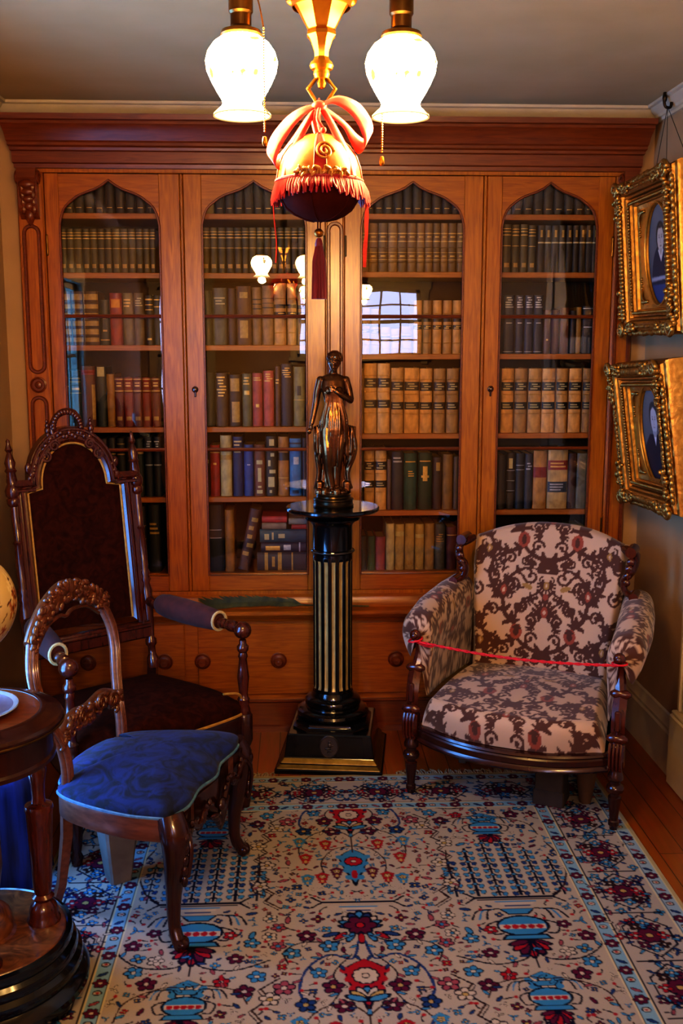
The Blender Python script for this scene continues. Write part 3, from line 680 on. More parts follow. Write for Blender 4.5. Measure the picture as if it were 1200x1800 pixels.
# a grey cloth-tied bundle lying beside it
q = MB(); n = 22
for k in range(4):
    q.ell((0+.012*(k % 2), .01*k, .018+.03*k), (.06-.008*k, .07, .02), 8, 16)
q.tube([(.062*math.cos(2*PI*t/20), .075*math.sin(2*PI*t/20)-.0, .062) for t in range(20)], .004, 6, closed=True)
c_ = P(962, 950); o = q.build('cloth_bundle', noisy('grey_bundle_cloth', '#4a4038', '#6b6054', 40, rough=.8, bump=.3)); o.location = (c_.x, .14, FLOORZ); o.scale = (1, 1, 1.45)
tag(o, 'grey tied cloth bundle on the bottom shelf, rightmost glass door', 'bundle')
# ------------------------------------------------------------------ black and gilt pedestal
ped = thing('pedestal', 'black ebonised column pedestal with gilded flutes standing before the bookcase', 'pedestal', (.13, -.285, 0), R(-7))
def sq(h, z, c=0): return [(-h+c, -h, z), (h-c, -h, z), (h, -h+c, z), (h, h-c, z), (h-c, h, z), (-h+c, h, z), (-h, h-c, z), (-h, -h+c, z)]
q = MB()
rows = [sq(.205, .0, .004), sq(.205, .014, .004), sq(.199, .018, .004)]; q.grid(rows, cv=True); q.add(rows[0], [tuple(range(8))])
rows = [sq(.186, .031, .004), sq(.186, .036, .004)]; q.grid(rows, cv=True)
rows = [sq(.173, .052, .003), sq(.171, .055, .003), sq(.160, .139, .003), sq(.155, .143, .003), sq(.05, .1435, .003)]; q.grid(rows, cv=True)
for sx in (-1, 1): q.tube([(sx*.134, -.1685, .062), (sx*.126, -.1585, .134)], .003, 6)
q.tube([(-.134, -.1685, .062), (.134, -.1685, .062)], .003, 6); q.tube([(-.126, -.1585, .134), (.126, -.1585, .134)], .003, 6)
q.build('base', EBON, ped, smooth=20)
q = MB(); q.grid([sq(.199, .018, .004), sq(.198, .021, .004), sq(.187, .030, .004), sq(.186, .031, .004)], cv=True); q.grid([sq(.186, .036, .004), sq(.185, .039, .004), sq(.175, .050, .004), sq(.173, .052, .004)], cv=True)
q.build('base_moulding', GILTD, ped, smooth=20)
q = MB()
rows = [sq(.140, .139, .05), sq(.146, .142, .055), sq(.146, .150, .055), sq(.138, .156, .055), sq(.134, .165, .055), sq(.134, .172, .055)]; q.grid(rows, cv=True); q.add(rows[-1], [tuple(range(8))])
q.lathe([(.13, .172), (.138, .178), (.141, .188), (.137, .198), (.128, .204), (.108, .208), (.104, .214), (.109, .222), (.11, .232), (.106, .242), (.098, .248), (.086, .252), (.083, .262), (.078, .272)], 48)
q.build('plinth_rings', EBON, ped, smooth=30)
# fluted shaft: black ribs, gilded flutes
q = MB(); NF = 16; per = 12; rows = []; zs = [.272, .285, .291, .30, .50, .78, .789, .795, .81]
ang = []
for k in range(NF):
    for j in range(per): ang.append((k+j/per)*2*PI/NF)
for z in zs:
    row = []; fl = 0 if (z < .287 or z > .794) else (1 if .3 <= z <= .785 else .6)
    for i, a in enumerate(ang):
        j = i % per; t = (j-4)/4.0
        dip = .0062*fl*math.sqrt(max(1-t*t, 0)) if 0 <= j <= 8 else 0
        r = .0765-dip; row.append((r*math.cos(a), r*math.sin(a), z))
    rows.append(row)
n = len(ang); vs = [p for r_ in rows for p in r_]; b0 = len(q.v); q.add(vs, [])
for i in range(len(zs)-1):
    for j in range(n):
        jj = j % per; gil = 1 <= jj <= 6 and 1 <= i <= 6
        q.f.append((b0+i*n+j, b0+i*n+(j+1) % n, b0+(i+1)*n+(j+1) % n, b0+(i+1)*n+j)); q.m.append(1 if gil else 0)
q.build('fluted_shaft', [EBON, GILTF], ped, smooth=40)
q = MB(); q.lathe([(.0765, .81), (.077, .82), (.082, .823), (.084, .828), (.082, .833), (.076, .836), (.076, .925), (.08, .935), (.09, .945), (.104, .95), (.106, .956), (.100, .958), (.118, .966), (.15, .976), (.172, .982), (.178, .988), (.178, .996), (.174, 1.0), (.03, 1.0005), (.0, 1.0005)], 56)
q.build('capital_and_top', EBON, ped, smooth=30)
q = MB()
q.tube([(.0835*math.cos(2*PI*k/60), .0835*math.sin(2*PI*k/60), .828) for k in range(60)], .0022, 6, closed=True)
q.build('neck_ring', noisy('worn_silver_ring', '#4d4438', '#6a6052', 40, metal=.6, rough=.4), ped)
q = MB(); MR_ = Matrix.Translation((0, -.1650, .098)) @ Matrix.Rotation(R(-7.5), 4, 'X'); q.M = MR_ @ Matrix.Rotation(PI/2, 4, 'X')
MED = noisy('dark_relief_medallion', '#241d1b', '#352b28', 40, rough=.45)
MX = Matrix.Scale(.0, 4)
q.lathe([(0, 0), (.038, 0), (.038, .003), (.035, .005), (.033, .003), (0, .003)], 28, squash=1.14)
q.M = MR_ @ Matrix.Scale(1.25, 4, (0, 0, 1))
for c_, r_ in (((.002, -.004, .014), (.006, .003, .005)), ((.003, -.004, .004), (.008, .003, .008)), ((-.004, -.004, -.006), (.012, .003, .004)), ((.004, -.004, -.012), (.012, .003, .003)), ((.012, -.004, .004), (.006, .002, .003)), ((-.006, -.004, -.014), (.003, .003, .006))): q.ell(c_, r_, 6, 10)
q.build('medallion', MED, ped)

# ------------------------------------------------------------------ bronze statuette
STX, STY, STZ = .133, -.285, 1.0007
stat = thing('statuette', 'dark bronze statuette of a draped standing woman on the black pedestal', 'statue', (STX, STY, STZ))
q = MB()
q.lathe([(0, 0), (.076, 0), (.078, .006), (.074, .012), (.074, .022), (.077, .026), (.075, .031), (.066, .035), (.064, .041), (.067, .045), (.064, .05), (.0, .0505)], 44)
q.build('base', noisy('bronze_base', '#352a1c', '#4d3d28', 30, metal=.85, rough=.28), stat, smooth=30)
# the figure: one continuous remeshed body (face toward the viewer, -y)
q = MB(); Z0 = .050
def loft(rings, n=64, fold=0, nf=18, ph=0):
    """rings: (z, cx, cy, rx, ry, foldamp)"""
    rows = []
    for (z, cx, cy, rx, ry, fa) in rings:
        rows.append([(cx+(rx+fa*math.sin(nf*a+ph+z*14))*math.cos(a), cy+(ry+fa*math.sin(nf*a+ph+z*14))*math.sin(a), Z0+z) for a in [2*PI*k/n for k in range(n)]])
    q.grid(rows, cv=True)
    for r_, rv in ((rows[0], False), (rows[-1], True)):
        b = len(q.v); q.v.extend(r_); q.f.append(tuple(range(b, b+n))); q.m.append(0)
# legs (weight on her left leg; her right knee eased forward)
q.tube(bez([(-.018, .0, .27), (-.024, -.012, .22), (-.022, -.026, .165), (-.016, -.010, .08), (-.006, -.008, .02)], 6), [lerp(.035, .0125, t**.85) if t < .97 else .012 for t in [k/24 for k in range(25)]], 14)
q.tube(bez([(.024, .004, .27), (.026, -.004, .21), (.018, -.010, .15), (.012, -.002, .08), (.010, .004, .015)], 6), [lerp(.034, .0125, (k/24)**.8) for k in range(25)], 14)
q.ell((-.005, -.022, Z0-.045+.008), (.009, .022, .008)); q.ell((.012, -.012, Z0-.045+.008), (.009, .022, .008))
q.v = q.v; leg_n = len(q.v)
q.v = [(p[0], p[1], p[2]+Z0*1.0) if i < leg_n else p for i, p in enumerate(q.v)]
# hips, belly, chest, shoulders
loft([(.235, .002, .002, .050, .036, 0), (.265, .004, .002, .053, .038, 0), (.29, .005, .002, .050, .037, 0), (.315, .005, 0, .042, .033, 0), (.34, .004, -.002, .036, .029, 0), (.365, .003, -.003, .040, .031, 0),
      (.385, .002, -.004, .045, .034, 0), (.405, .001, -.003, .047, .033, 0), (.425, .0, .0, .047, .029, 0), (.44, .0, .003, .042, .023, 0), (.448, 0, .004, .026, .018, 0), (.452, 0, .004, .015, .014, 0)])
q.ell((-.018, -.030, Z0+.388), (.0155, .013, .0155)); q.ell((.019, -.031, Z0+.388), (.0155, .013, .0155))
# shoulders, neck, head bowed to her left
q.ell((-.047, .002, Z0+.425), (.017, .017, .017)); q.ell((.047, .002, Z0+.425), (.017, .017, .017))
q.tube([(0, .006, Z0+.44), (.001, .0, Z0+.462), (.003, -.006, Z0+.478)], [.0165, .0145, .014], 12)
HM = Matrix.Rotation(R(20), 3, 'X') @ Matrix.Rotation(R(-8), 3, 'Z')
HC = Vector((.004, -.010, Z0+.494))
def hd(p, r, M=None): q.ell(HC+HM @ Vector(p), r, 10, 16, M=HM)
hd((0, 0, 0), (.0225, .027, .031)); hd((0, -.008, -.013), (.0165, .019, .019)); hd((0, -.020, -.026), (.008, .007, .007))
q.tube([HC+HM @ Vector(p) for p in ((0, -.028, .008), (0, -.0365, -.008), (0, -.030, -.012))], [.003, .0052, .0035], 8)
q.tube([HC+HM @ Vector(p) for p in ((-.008, -.027, -.019), (0, -.0305, -.0195), (.008, -.027, -.019))], [.002, .0034, .002], 6)
for sx in (-1, 1):
    q.tube([HC+HM @ Vector(p) for p in ((sx*.003, -.0295, .008), (sx*.010, -.0285, .0105), (sx*.018, -.022, .007))], .0032, 6)
    hd((sx*.009, -.0225, .002), (.0042, .003, .0025)); hd((sx*.0225, .0, -.002), (.003, .006, .008))
# hair: waved cap, band, knot behind
for k in range(15):
    a = 2*PI*k/15
    q.tube([HC+HM @ Vector((.025*math.cos(a)*f1, .006+.026*math.sin(a)*f1, h_)) for f1, h_ in ((1.0, .002+.012*max(-math.sin(a), 0)), (1.02, .014), (.85, .026), (.45, .034), (.1, .037))], [.0055+.002*math.sin(k*1.9), .0062, .0062+.002*math.sin(k*2.7), .006, .004], 6)
q.tube([HC+HM @ Vector((.0265*math.cos(a), .004+.0285*math.sin(a), .014-.006*math.sin(a))) for a in [2*PI*k/28 for k in range(28)]], .0028, 6, closed=True)
hd((0, .032, .004), (.015, .014, .014))
# her right arm hangs, hand gathering the cloth at the hip
q.tube(bez([(-.047, .002, Z0+.425), (-.058, .004, Z0+.385), (-.064, .004, Z0+.345), (-.073, -.004, Z0+.30), (-.082, -.012, Z0+.262)], 5), [lerp(.0165, .0085, k/20) for k in range(21)], 12)
q.ell((-.084, -.014, Z0+.252), (.008, .0075, .012))
for k, (dx, dy, L) in enumerate(((-.006, -.006, .017), (-.003, -.008, .02), (.001, -.008, .019), (.004, -.006, .016))):
    q.tube(bez([(-.086+dx*.6, -.016+dy*.4, Z0+.246), (-.090+dx, -.020+dy*.6, Z0+.238), (-.089+dx, -.017+dy*.3, Z0+.246-L)], 3), [.0034, .0033, .0032, .003, .003, .0028, .0024], 6)
q.tube([(-.080, -.018, Z0+.255), (-.078, -.025, Z0+.246), (-.080, -.028, Z0+.238)], [.0036, .0033, .0026], 6)
# her left arm bends up, hand at the breast
q.tube(bez([(.047, .002, Z0+.425), (.058, .000, Z0+.39), (.066, -.008, Z0+.352)], 5), [lerp(.0165, .0125, k/10) for k in range(11)], 12)
q.tube(bez([(.066, -.008, Z0+.350), (.048, -.034, Z0+.362), (.022, -.046, Z0+.378), (.008, -.047, Z0+.388)], 4), [lerp(.0125, .0078, k/12) for k in range(13)], 12)
q.ell((.002, -.047, Z0+.391), (.011, .006, .008))
for k in range(4):
    q.tube(bez([(-.004, -.049, Z0+.396-k*.0042), (-.013, -.048, Z0+.400-k*.0042), (-.020+.002*k, -.042, Z0+.398-k*.0042)], 3), [.0032, .0031, .003, .0029, .0028, .0026, .0022], 6)
q.tube([(.004, -.051, Z0+.398), (-.002, -.053, Z0+.404), (-.008, -.051, Z0+.408)], [.0036, .0033, .0026], 6)
body_b = q; q = MB(); Z0b = Z0
q = body_b
# thin gown clinging to the front: ridged sheets from the breast band to mid-thigh
for k in range(21):
    t = (k-10)/10; x0 = t*.034; x1 = t*.050+.003; dp = .0022*math.sin(k*2.4)+.0012*math.sin(k*5.1); ze = Z0+.215+.02*math.sin(k*1.3)
    q.tube(bez([(x0, -.031-.006*math.cos(t*1.4), Z0+.385), (x0*.9+.002, -.0315+dp*.3, Z0+.345), (x1*.95, -.041+.014*abs(t)+dp, Z0+.28), (x1, -.037+.018*abs(t)+dp, ze)], 4), [.0036]*3+[.0042]*7+[.0034, .0026, .002], 6)
for k in range(6):          # folds gathered between the knees
    t = (k-2.5)/2.5; e_ = .0025*math.sin(k*3.1)
    q.tube(bez([(.003+t*.014, -.029, Z0+.385), (.004+t*.016, -.031+e_, Z0+.34), (.003+t*.020, -.045+e_, Z0+.26), (.002+t*.017, -.040-e_, Z0+.18), (.002+t*.015, -.026+e_, Z0+.11+.012*math.sin(k*2))], 5), [.002, .0026, .003, .0034]+[.004]*7+[.0048]*7+[.0042, .003, .002], 6)
# long cloth sweeping behind and down both sides to the ground
for side, xo in ((-1, -.064), (1, .074)):
    for k in range(9):
        u = k/8
        x_t = side*lerp(.030, abs(xo), u)+.004; yb = .022-.026*u
        q.tube(bez([(x_t*.86, yb, Z0+.27-.02*u), (x_t*1.05, yb+.004*math.sin(k*2), Z0+.20), (x_t*1.0+side*.004, yb+.006*math.cos(k*1.6), Z0+.13+.02*u), (side*lerp(.026, .056, u)*1.0, yb+.014, Z0+.075), (side*lerp(.024, .068, u), yb+.016, Z0+.014)], 4), [.0075]*9+[.0085]*8, 7)
    for k in range(7):
        u = k/6; xt = side*lerp(.046, abs(xo)*1.10, u); xm = side*lerp(.044, abs(xo)*1.08, u); zb = Z0+.125-.014*math.cos(k*2.6)+.02*u
        q.tube(bez([(xt, .002+.004*math.cos(k*2.2), Z0+.262-.010*u), (lerp(xt, xm, .7), -.004+.006*math.cos(k*2.2+1), Z0+.22), (xm, -.006+.006*math.cos(k*2.2), Z0+.17), (xm*.96, -.004+.006*math.cos(k*2.5), zb)], 4), [.0050]*4+[.0058]*7+[.004, .0025], 7)
loft([(.0, .002, .026, .060, .022, .003), (.10, .002, .022, .050, .020, .003), (.2, .003, .018, .055, .020, .003), (.27, .003, .014, .046, .022, .002)], nf=15)
# rocky ground under the feet
for k in range(26):
    a = k*2.4; r_ = .05*math.sqrt((k+1)/26)
    q.ell((r_*math.cos(a)*1.15, .006+r_*math.sin(a)*.8, Z0+.004), (.016, .014, .010+.006*(k % 3)), 5, 8)
for sx in (-1, 1): q.box(sx*.052-.014, sx*.052+.014, -.006, .03, Z0, Z0+.045, .006)
o = q.build('figure', BRONZE, stat, smooth=180)
rm = o.modifiers.new('fuse', 'REMESH'); rm.mode = 'VOXEL'; rm.voxel_size = .0016; rm.use_smooth_shade = True
sm = o.modifiers.new('soften', 'SMOOTH'); sm.factor = .4; sm.iterations = 1
# ------------------------------------------------------------------ brass chandelier
LX, LY = .045, -2.3
lamp = thing('chandelier', 'polished brass hanging lamp with bell shades lit, hanging from the ceiling', 'lamp', (LX, LY, ZC))
def L(z): return z-ZC
q = MB()
q.lathe([(0, L(2.52)), (.075, L(2.52)), (.078, L(2.512)), (.06, L(2.498)), (.03, L(2.485)), (.016, L(2.47)), (.011, L(2.45)), (.011, L(2.36)), (.02, L(2.35)), (.024, L(2.335)), (.02, L(2.32)), (.014, L(2.31)), (.014, L(2.285)), (.03, L(2.275)), (.05, L(2.25)), (.058, L(2.225)), (.056, L(2.2)), (.05, L(2.185))], 32)
q.build('canopy_and_stem', BRASS, lamp, smooth=30)
q = MB()     # faceted tapering body below
rows = [[(r_*math.cos(2*PI*(k+.5)/8), r_*math.sin(2*PI*(k+.5)/8), L(z)) for k in range(8)] for r_, z in ((.050, 2.192), (.046, 2.187), (.040, 2.178), (.026, 2.153), (.023, 2.150), (.026, 2.146), (.0265, 2.140), (.021, 2.134), (.0135, 2.115), (.0125, 2.105), (.016, 2.098), (.019, 2.096))]
q.grid(rows, cv=True)
q.lathe([(.0185, L(2.097)), (.021, L(2.091)), (.0185, L(2.085)), (.013, L(2.083)), (.0145, L(2.077)), (.012, L(2.070)), (.006, L(2.068)), (.0085, L(2.062)), (.006, L(2.055)), (0, L(2.052))], 20)
q.build('finial_stem', BRASS, lamp, smooth=22)
q = MB()
hexp = [(0, .0, 2.0705), (-.0235, 0, 2.054), (-.010, 0, 2.0325), (.010, 0, 2.0325), (.0235, 0, 2.054)]
pts = [(-.008, 0, L(2.072)), (-.0235, 0, L(2.053)), (-.009, 0, L(2.031)), (.009, 0, L(2.031)), (.0235, 0, L(2.053)), (.008, 0, L(2.072))]
for k in range(6): q.tube([pts[k], pts[(k+1) % 6]], .0032, 8)
for p in pts: q.ell(p, .0034, 6, 8)
q.build('hexagon_ring', BRASS, lamp)
# shades
m, nt, b, out = newmat('lit_opal_glass'); nt.nodes.remove(b)
tc = nt.nodes.new('ShaderNodeTexCoord'); sp = nt.nodes.new('ShaderNodeSeparateXYZ'); mr = nt.nodes.new('ShaderNodeMapRange')
mr.inputs['From Min'].default_value = -.135; mr.inputs['From Max'].default_value = -.105; mr.inputs['To Min'].default_value = .008; mr.inputs['To Max'].default_value = 1
vn = nt.nodes.new('ShaderNodeTexNoise'); vn.inputs['Scale'].default_value = 30; vn.inputs['Detail'].default_value = 2
rp = nt.nodes.new('ShaderNodeValToRGB'); rp.color_ramp.elements[0].position = .30; rp.color_ramp.elements[0].color = (.012, .012, .012, 1); rp.color_ramp.elements[1].position = .36; rp.color_ramp.elements[1].color = (1, 1, 1, 1)
mu = nt.nodes.new('ShaderNodeMath'); mu.operation = 'MULTIPLY'; mu2 = nt.nodes.new('ShaderNodeMath'); mu2.operation = 'MULTIPLY'; mu2.inputs[1].default_value = 80.0
em = nt.nodes.new('ShaderNodeEmission'); em.inputs[0].default_value = (1, .62, .23, 1)
nt.links.new(tc.outputs['Object'], sp.inputs[0]); nt.links.new(sp.outputs[2], mr.inputs[0]); nt.links.new(tc.outputs['Object'], vn.inputs['Vector'])
nt.links.new(vn.outputs[0], rp.inputs[0]); nt.links.new(rp.outputs[0], mu.inputs[0]); nt.links.new(mr.outputs[0], mu.inputs[1]); nt.links.new(mu.outputs[0], mu2.inputs[0])
nt.links.new(mu2.outputs[0], em.inputs[1]); nt.links.new(em.outputs[0], out.inputs[0]); OPAL = m
SHP = [(.031, 0), (.034, -.006), (.048, -.016), (.058, -.030), (.0625, -.046), (.060, -.062), (.052, -.080), (.043, -.096), (.0355, -.108), (.0335, -.114), (.036, -.120), (.044, -.127), (.0495, -.132), (.0505, -.136)]
for k, (px, dy) in enumerate(((-.138, 0), (.138, 0))):
    q = MB()
    h = Vector((px, dy, 0)).normalized()
    pth = bez([h*.045+Vector((0, 0, L(2.235))), h*.08+Vector((0, 0, L(2.275))), h*.115+Vector((0, 0, L(2.285))), h*.136+Vector((0, 0, L(2.255))), h*.138+Vector((0, 0, L(2.21)))], 8)
    q.tube(pth, .0065, 10); q.ell(h*.05+Vector((0, 0, L(2.2))), .012, 8, 12)
    arm = q.build('arm', BRASS, lamp)
    q = MB(); c_ = (px, dy, L(2.142))
    q.lathe([(0, .075), (.012, .074), (.02, .068), (.021, .06), (.021, .035), (.018, .031), (.018, .012), (.022, .008), (.034, .004), (.036, -.002), (.033, -.008), (.03, -.006)], 24, c_)
    so = q.build('socket', BRASSD, lamp, smooth=30)
    q = MB(); q.lathe(SHP+[(r_-.002, z) for r_, z in reversed(SHP)], 40)
    o = q.build('glass_shade', OPAL, lamp, smooth=60); o.location = c_; o['label'] = 'lit white opal bell shade'
    # pull chain
    q = MB(); dx, top, bot = ((.040, .052, -.178), (-.033, -.01, -.202), (.035, .02, -.18))[k]
    cy = -.052 if k == 0 else -.01
    if k == 0: q.tube(bez([(px+.016, dy-.016, c_[2]+.06), (px+.03, dy-.04, c_[2]+.045), (px+dx, dy+cy, c_[2]-.004)], 6), .0012, 6); top = -.006
    nb = int((top-bot)/.0042)
    for i in range(nb): q.ell((px+dx, dy+cy, c_[2]+top-i*.0042), .0017, 4, 6)
    q.lathe([(0, 0), (.003, -.001), (.004, -.006), (.0045, -.012), (.0025, -.016), (0, -.016)], 10, (px+dx, dy+cy, c_[2]+bot))
    q.build('pull_chain', BRASS, lamp)

# ------------------------------------------------------------------ silk ball ornament with ribbon bow, hung on the hexagon ring
OX, OY, OZ = .0405, -2.3, 2.029
orn = thing('hanging_ornament', 'red and gold silk ball with ribbon bow, fringe and tassel hanging under the brass lamp', 'ornament', (OX, OY, OZ))
SILKR = noisy('coral_ribbon_silk', '#96100e', '#b4241c', 40, (1, 1, 4), rough=.45, sheen=.1, bump=.1)
SILKD = noisy('crimson_fringe_silk', '#80061a', '#a00d24', 120, (1, 1, .2), rough=.6, sheen=.1)
BROC = noisy('gold_brocade', '#8a5214', '#ad7420', 60, rough=.5, bump=.3)
PLUM = noisy('plum_silk', '#3a1206', '#4a1a0a', 30, rough=.85, spec=.1)
def O(z): return z-OZ
CZ = O(1.893)
q = MB()      # upper dome: brocade panels between red bands
prof = [(.002, .085), (.018, .083), (.036, .076), (.052, .063), (.064, .046), (.071, .027), (.074, .008), (.074, -.004)]
nn = 48; rows = [[(r_*math.cos(2*PI*k/nn), r_*math.sin(2*PI*k/nn), CZ+z) for k in range(nn)] for r_, z in prof]
b0 = len(q.v); q.add([p for r_ in rows for p in r_], [])
for i in range(len(prof)-1):
    for k in range(nn):
        red = (k+1) % 8 in (0, 1, 7) and False or (k % 12 in (0, 11))
        q.f.append((b0+i*nn+k, b0+i*nn+(k+1) % nn, b0+(i+1)*nn+(k+1) % nn, b0+(i+1)*nn+k)); q.m.append(1 if red else 0)
q.build('brocade_dome', [BROC, SILKR], orn, smooth=60)
q = MB()
for k in (0, 1, 2, 3):
    a0 = k*PI/2
    for da in (-.14, .14):
        q.tube([((r_+.001)*math.cos(a0+da), (r_+.001)*math.sin(a0+da), CZ+z) for r_, z in prof], .0018, 6)
# coiled gold cord on the front panel, with leaves
def on(a, z): r_ = interp([(z_, r2) for r2, z_ in reversed(prof)], z)+.002; return (r_*math.sin(a), -r_*math.cos(a), CZ+z)
q.build('panel_cord', SILKD, orn)
q = MB()
sp_ = [on(.12+(.26-.24*t)*math.cos(2*PI*2.2*t), .046+(.017-.015*t)*math.sin(2*PI*2.2*t)) for t in [k/60 for k in range(61)]]
q.tube(sp_, .0022, 6)
for k in range(16):
    a = -.55+1.2*k/15; q.ell(on(a, .012+.006*math.sin(k*2.3)), (.008, .004, .0035), 5, 8, M=Matrix.Rotation(k*1.1, 3, 'Y'))
for k in range(10):
    q.tube([on(-.6+.13*k, .004), on(-.56+.13*k, .014), on(-.5+.12*k, .02)], [.0028, .0025, .001], 6)
q.build('coiled_embroidery', BROC, orn)
q = MB()      # lower bowl
q.lathe([(.070, -.004), (.072, -.016), (.070, -.026), (.060, -.042), (.046, -.052), (.030, -.059), (.012, -.063), (0, -.0635)], 40, (0, 0, CZ))
for k in range(6):
    a = k*PI/3+.3; q.tube([((r_+.0005)*math.cos(a), (r_+.0005)*math.sin(a), CZ+z) for r_, z in ((.072, -.016), (.070, -.026), (.060, -.042), (.046, -.052), (.030, -.059), (.012, -.063))], .0014, 5)
q.build('plum_bowl', PLUM, orn, smooth=60)
q = MB()      # fringe skirt
rr = random.Random(4)
for k in range(150):
    a = 2*PI*k/150; fl = 1+.05*math.sin(3*a+.6); ln = .030+rr.uniform(-.006, .006)+.006*math.cos(2*a)
    p0 = Vector((.0755*math.cos(a), .0755*math.sin(a), CZ+.004)); p1 = Vector((.083*fl*math.cos(a+rr.uniform(-.02, .02)), .083*fl*math.sin(a), CZ+.004-ln*.5)); p2 = Vector((.0865*fl*math.cos(a+rr.uniform(-.04, .04)), .0865*fl*math.sin(a), CZ+.004-ln))
    q.tube([p0, p1, p2], [.0022, .0026, .0016], 5)
q.tube([(.0762*math.cos(2*PI*k/48), .0762*math.sin(2*PI*k/48), CZ+.005) for k in range(48)], .0028, 6, closed=True)
q.build('fringe', SILKD, orn)
def ribbon(pts, w, name, mat, wdir=None, n=8):
    """flat ribbon along pts; wdir gives the width direction at each point"""
    P_ = bez(pts, n); rows = []
    for i, p in enumerate(P_):
        t = i/(len(P_)-1); d = Vector(wdir(t) if callable(wdir) else wdir).normalized(); ww = w(t) if callable(w) else w
        rows.append([p-d*ww*.5, p-d*ww*.17+Vector((0, -.0012, 0)), p+d*ww*.17+Vector((0, -.0012, 0)), p+d*ww*.5])
    q.grid(rows)
q = MB()
# loop on the right: wide, folded over; loop on the left: longer, hanging lower
ribbon([(.004, -.004, -.002), (.030, -.012, .004), (.062, -.016, -.012), (.082, -.014, -.040), (.086, -.010, -.062), (.075, -.004, -.072), (.062, .0, -.060), (.045, .002, -.036), (.020, .004, -.016), (.002, 0, -.006)], lambda t: .012+.024*math.sin(PI*min(t*1.3, 1)), '', SILKR, lambda t: (.25+.3*t, .8-.6*math.sin(PI*t), .75))
ribbon([(-.004, -.004, -.004), (-.026, -.012, -.014), (-.05, -.018, -.034), (-.074, -.02, -.066), (-.084, -.018, -.094), (-.076, -.012, -.104), (-.062, -.006, -.090), (-.040, -.002, -.056), (-.018, .0, -.024), (-.002, 0, -.008)], lambda t: .012+.020*math.sin(PI*min(t*1.3, 1)), '', SILKR, lambda t: (-.3-.2*t, .8-.5*math.sin(PI*t), .6))
# two flat tails running down over the dome
ribbon([(.004, -.006, -.006), (.024, -.022, -.044), (.044, -.042, -.090), (.054, -.052, -.132)], lambda t: .012+.008*t, '', SILKR, (1, .3, .2))
ribbon([(-.004, -.006, -.006), (-.028, -.02, -.050), (-.050, -.036, -.095), (-.060, -.046, -.134)], lambda t: .010+.006*t, '', SILKR, (1, -.3, -.2))
q.ell((0, -.004, -.006), (.014, .012, .010), 8, 12)
q.tube(bez([(0, -.012, -.01), (-.003, -.02, -.03), (.006, -.022, -.046)], 5), .0035, 6); q.ell((.007, -.022, -.048), .0055, 6, 8)
q.tube(bez([(0, -.006, -.01), (-.008, -.01, -.03), (-.004, -.012, -.052)], 5), .006, 8)
rb = q.build('ribbon_bow', SILKR, orn, smooth=60)
sd = rb.modifiers.new('thick', 'SOLIDIFY'); sd.thickness = .0008
q = MB()      # hanging loop through the ring
q.tube([(0.0, .006*math.cos(2*PI*k/16), .0+.008*math.sin(2*PI*k/16)) for k in range(16)], .0016, 6, closed=True)
q.tube([(0, 0, -.006), (0, 0, CZ+.084)], .003, 8)
q.build('hanging_cord', SILKR, orn)
q = MB()      # loose thread tails either side
q.tube(bez([(-.082, 0, CZ-.02), (-.080, .0, CZ-.06), (-.0765, .002, CZ-.10), (-.078, .0, CZ-.135)], 6), .0012, 5)
q.build('thread_tail', SILKR, orn); q = MB()
q.grid([[(x-.0035+.001*math.sin(i), .0, CZ-.022-i*.008), (x+.0035, .002, CZ-.022-i*.008)] for i, x in enumerate([.083, .0832, .0835, .084, .0842, .084, .0835, .0832, .083, .0825, .082, .0815, .081, .0805, .08, .08])])
q.build('ribbon_tail', SILKR, orn, smooth=60)
q = MB()
q.tube([(.0015, 0, CZ-.063), (.0015, 0, CZ-.078)], .0012, 6); q.tube([(-.003, 0, CZ-.063), (-.003, 0, CZ-.078)], .0012, 6)
q.build('tassel_cord', PLUM, orn)
q = MB(); q.ell((-.001, 0, CZ-.083), (.0085, .0085, .0078), 10, 14); q.build('gold_bead', BRASS, orn)
q = MB(); z0 = CZ-.091
q.lathe([(0, z0), (.004, z0-.001), (.006, z0-.005), (.0075, z0-.012), (.006, z0-.017)], 14, (-.001, 0, 0))
for k in range(46):
    a = k*2.4; r_ = .0135*math.sqrt((k+.5)/46)
    q.tube([(-.001+r_*.4*math.cos(a), r_*.4*math.sin(a), z0-.014), (-.001+r_*.85*math.cos(a), r_*.85*math.sin(a), z0-.04), (-.001+r_*math.cos(a), r_*math.sin(a), z0-.107)], .0019, 5)
q.build('tassel', noisy('wine_tassel_silk', '#5e0d1f', '#7a142a', 150, (1, 1, .1), rough=.6, sheen=.3), orn)
# ------------------------------------------------------------------ cut-velvet fabric, painted once and read by seat, back and arms
CREAM, BRN, RUS, OLV = '#b39374', '#401c08', '#82341c', '#8a652a'
FB = Canvas(-.46, .46, -.5, .5, .002, CREAM, mirror=True)
def frond(C, pts, w0, w1, col, lobes=5, ls=.016, side=0):
    w0 *= 1.4; w1 *= 1.2; ls *= 1.2
    L = cr2(pts, 8); n = len(L)
    C.line(L, [lerp(w0, w1, i/(n-1)) for i in range(n)], col)
    for k in range(lobes):
        i = int((k+.6)/lobes*(n-2)); (x, y), (x2, y2) = L[i], L[i+1]; a = math.atan2(y2-y, x2-x)
        for s_ in ((-1, 1) if side == 0 else (side,)):
            b = a+s_*1.0; l_ = ls*(1-.45*k/lobes)
            C.ell(x+math.cos(b)*l_*.7, y+math.sin(b)*l_*.7, l_, l_*.46, col, b)
            C.ell(x+math.cos(b)*l_*1.55, y+math.sin(b)*l_*1.55, l_*.34, l_*.34, col)
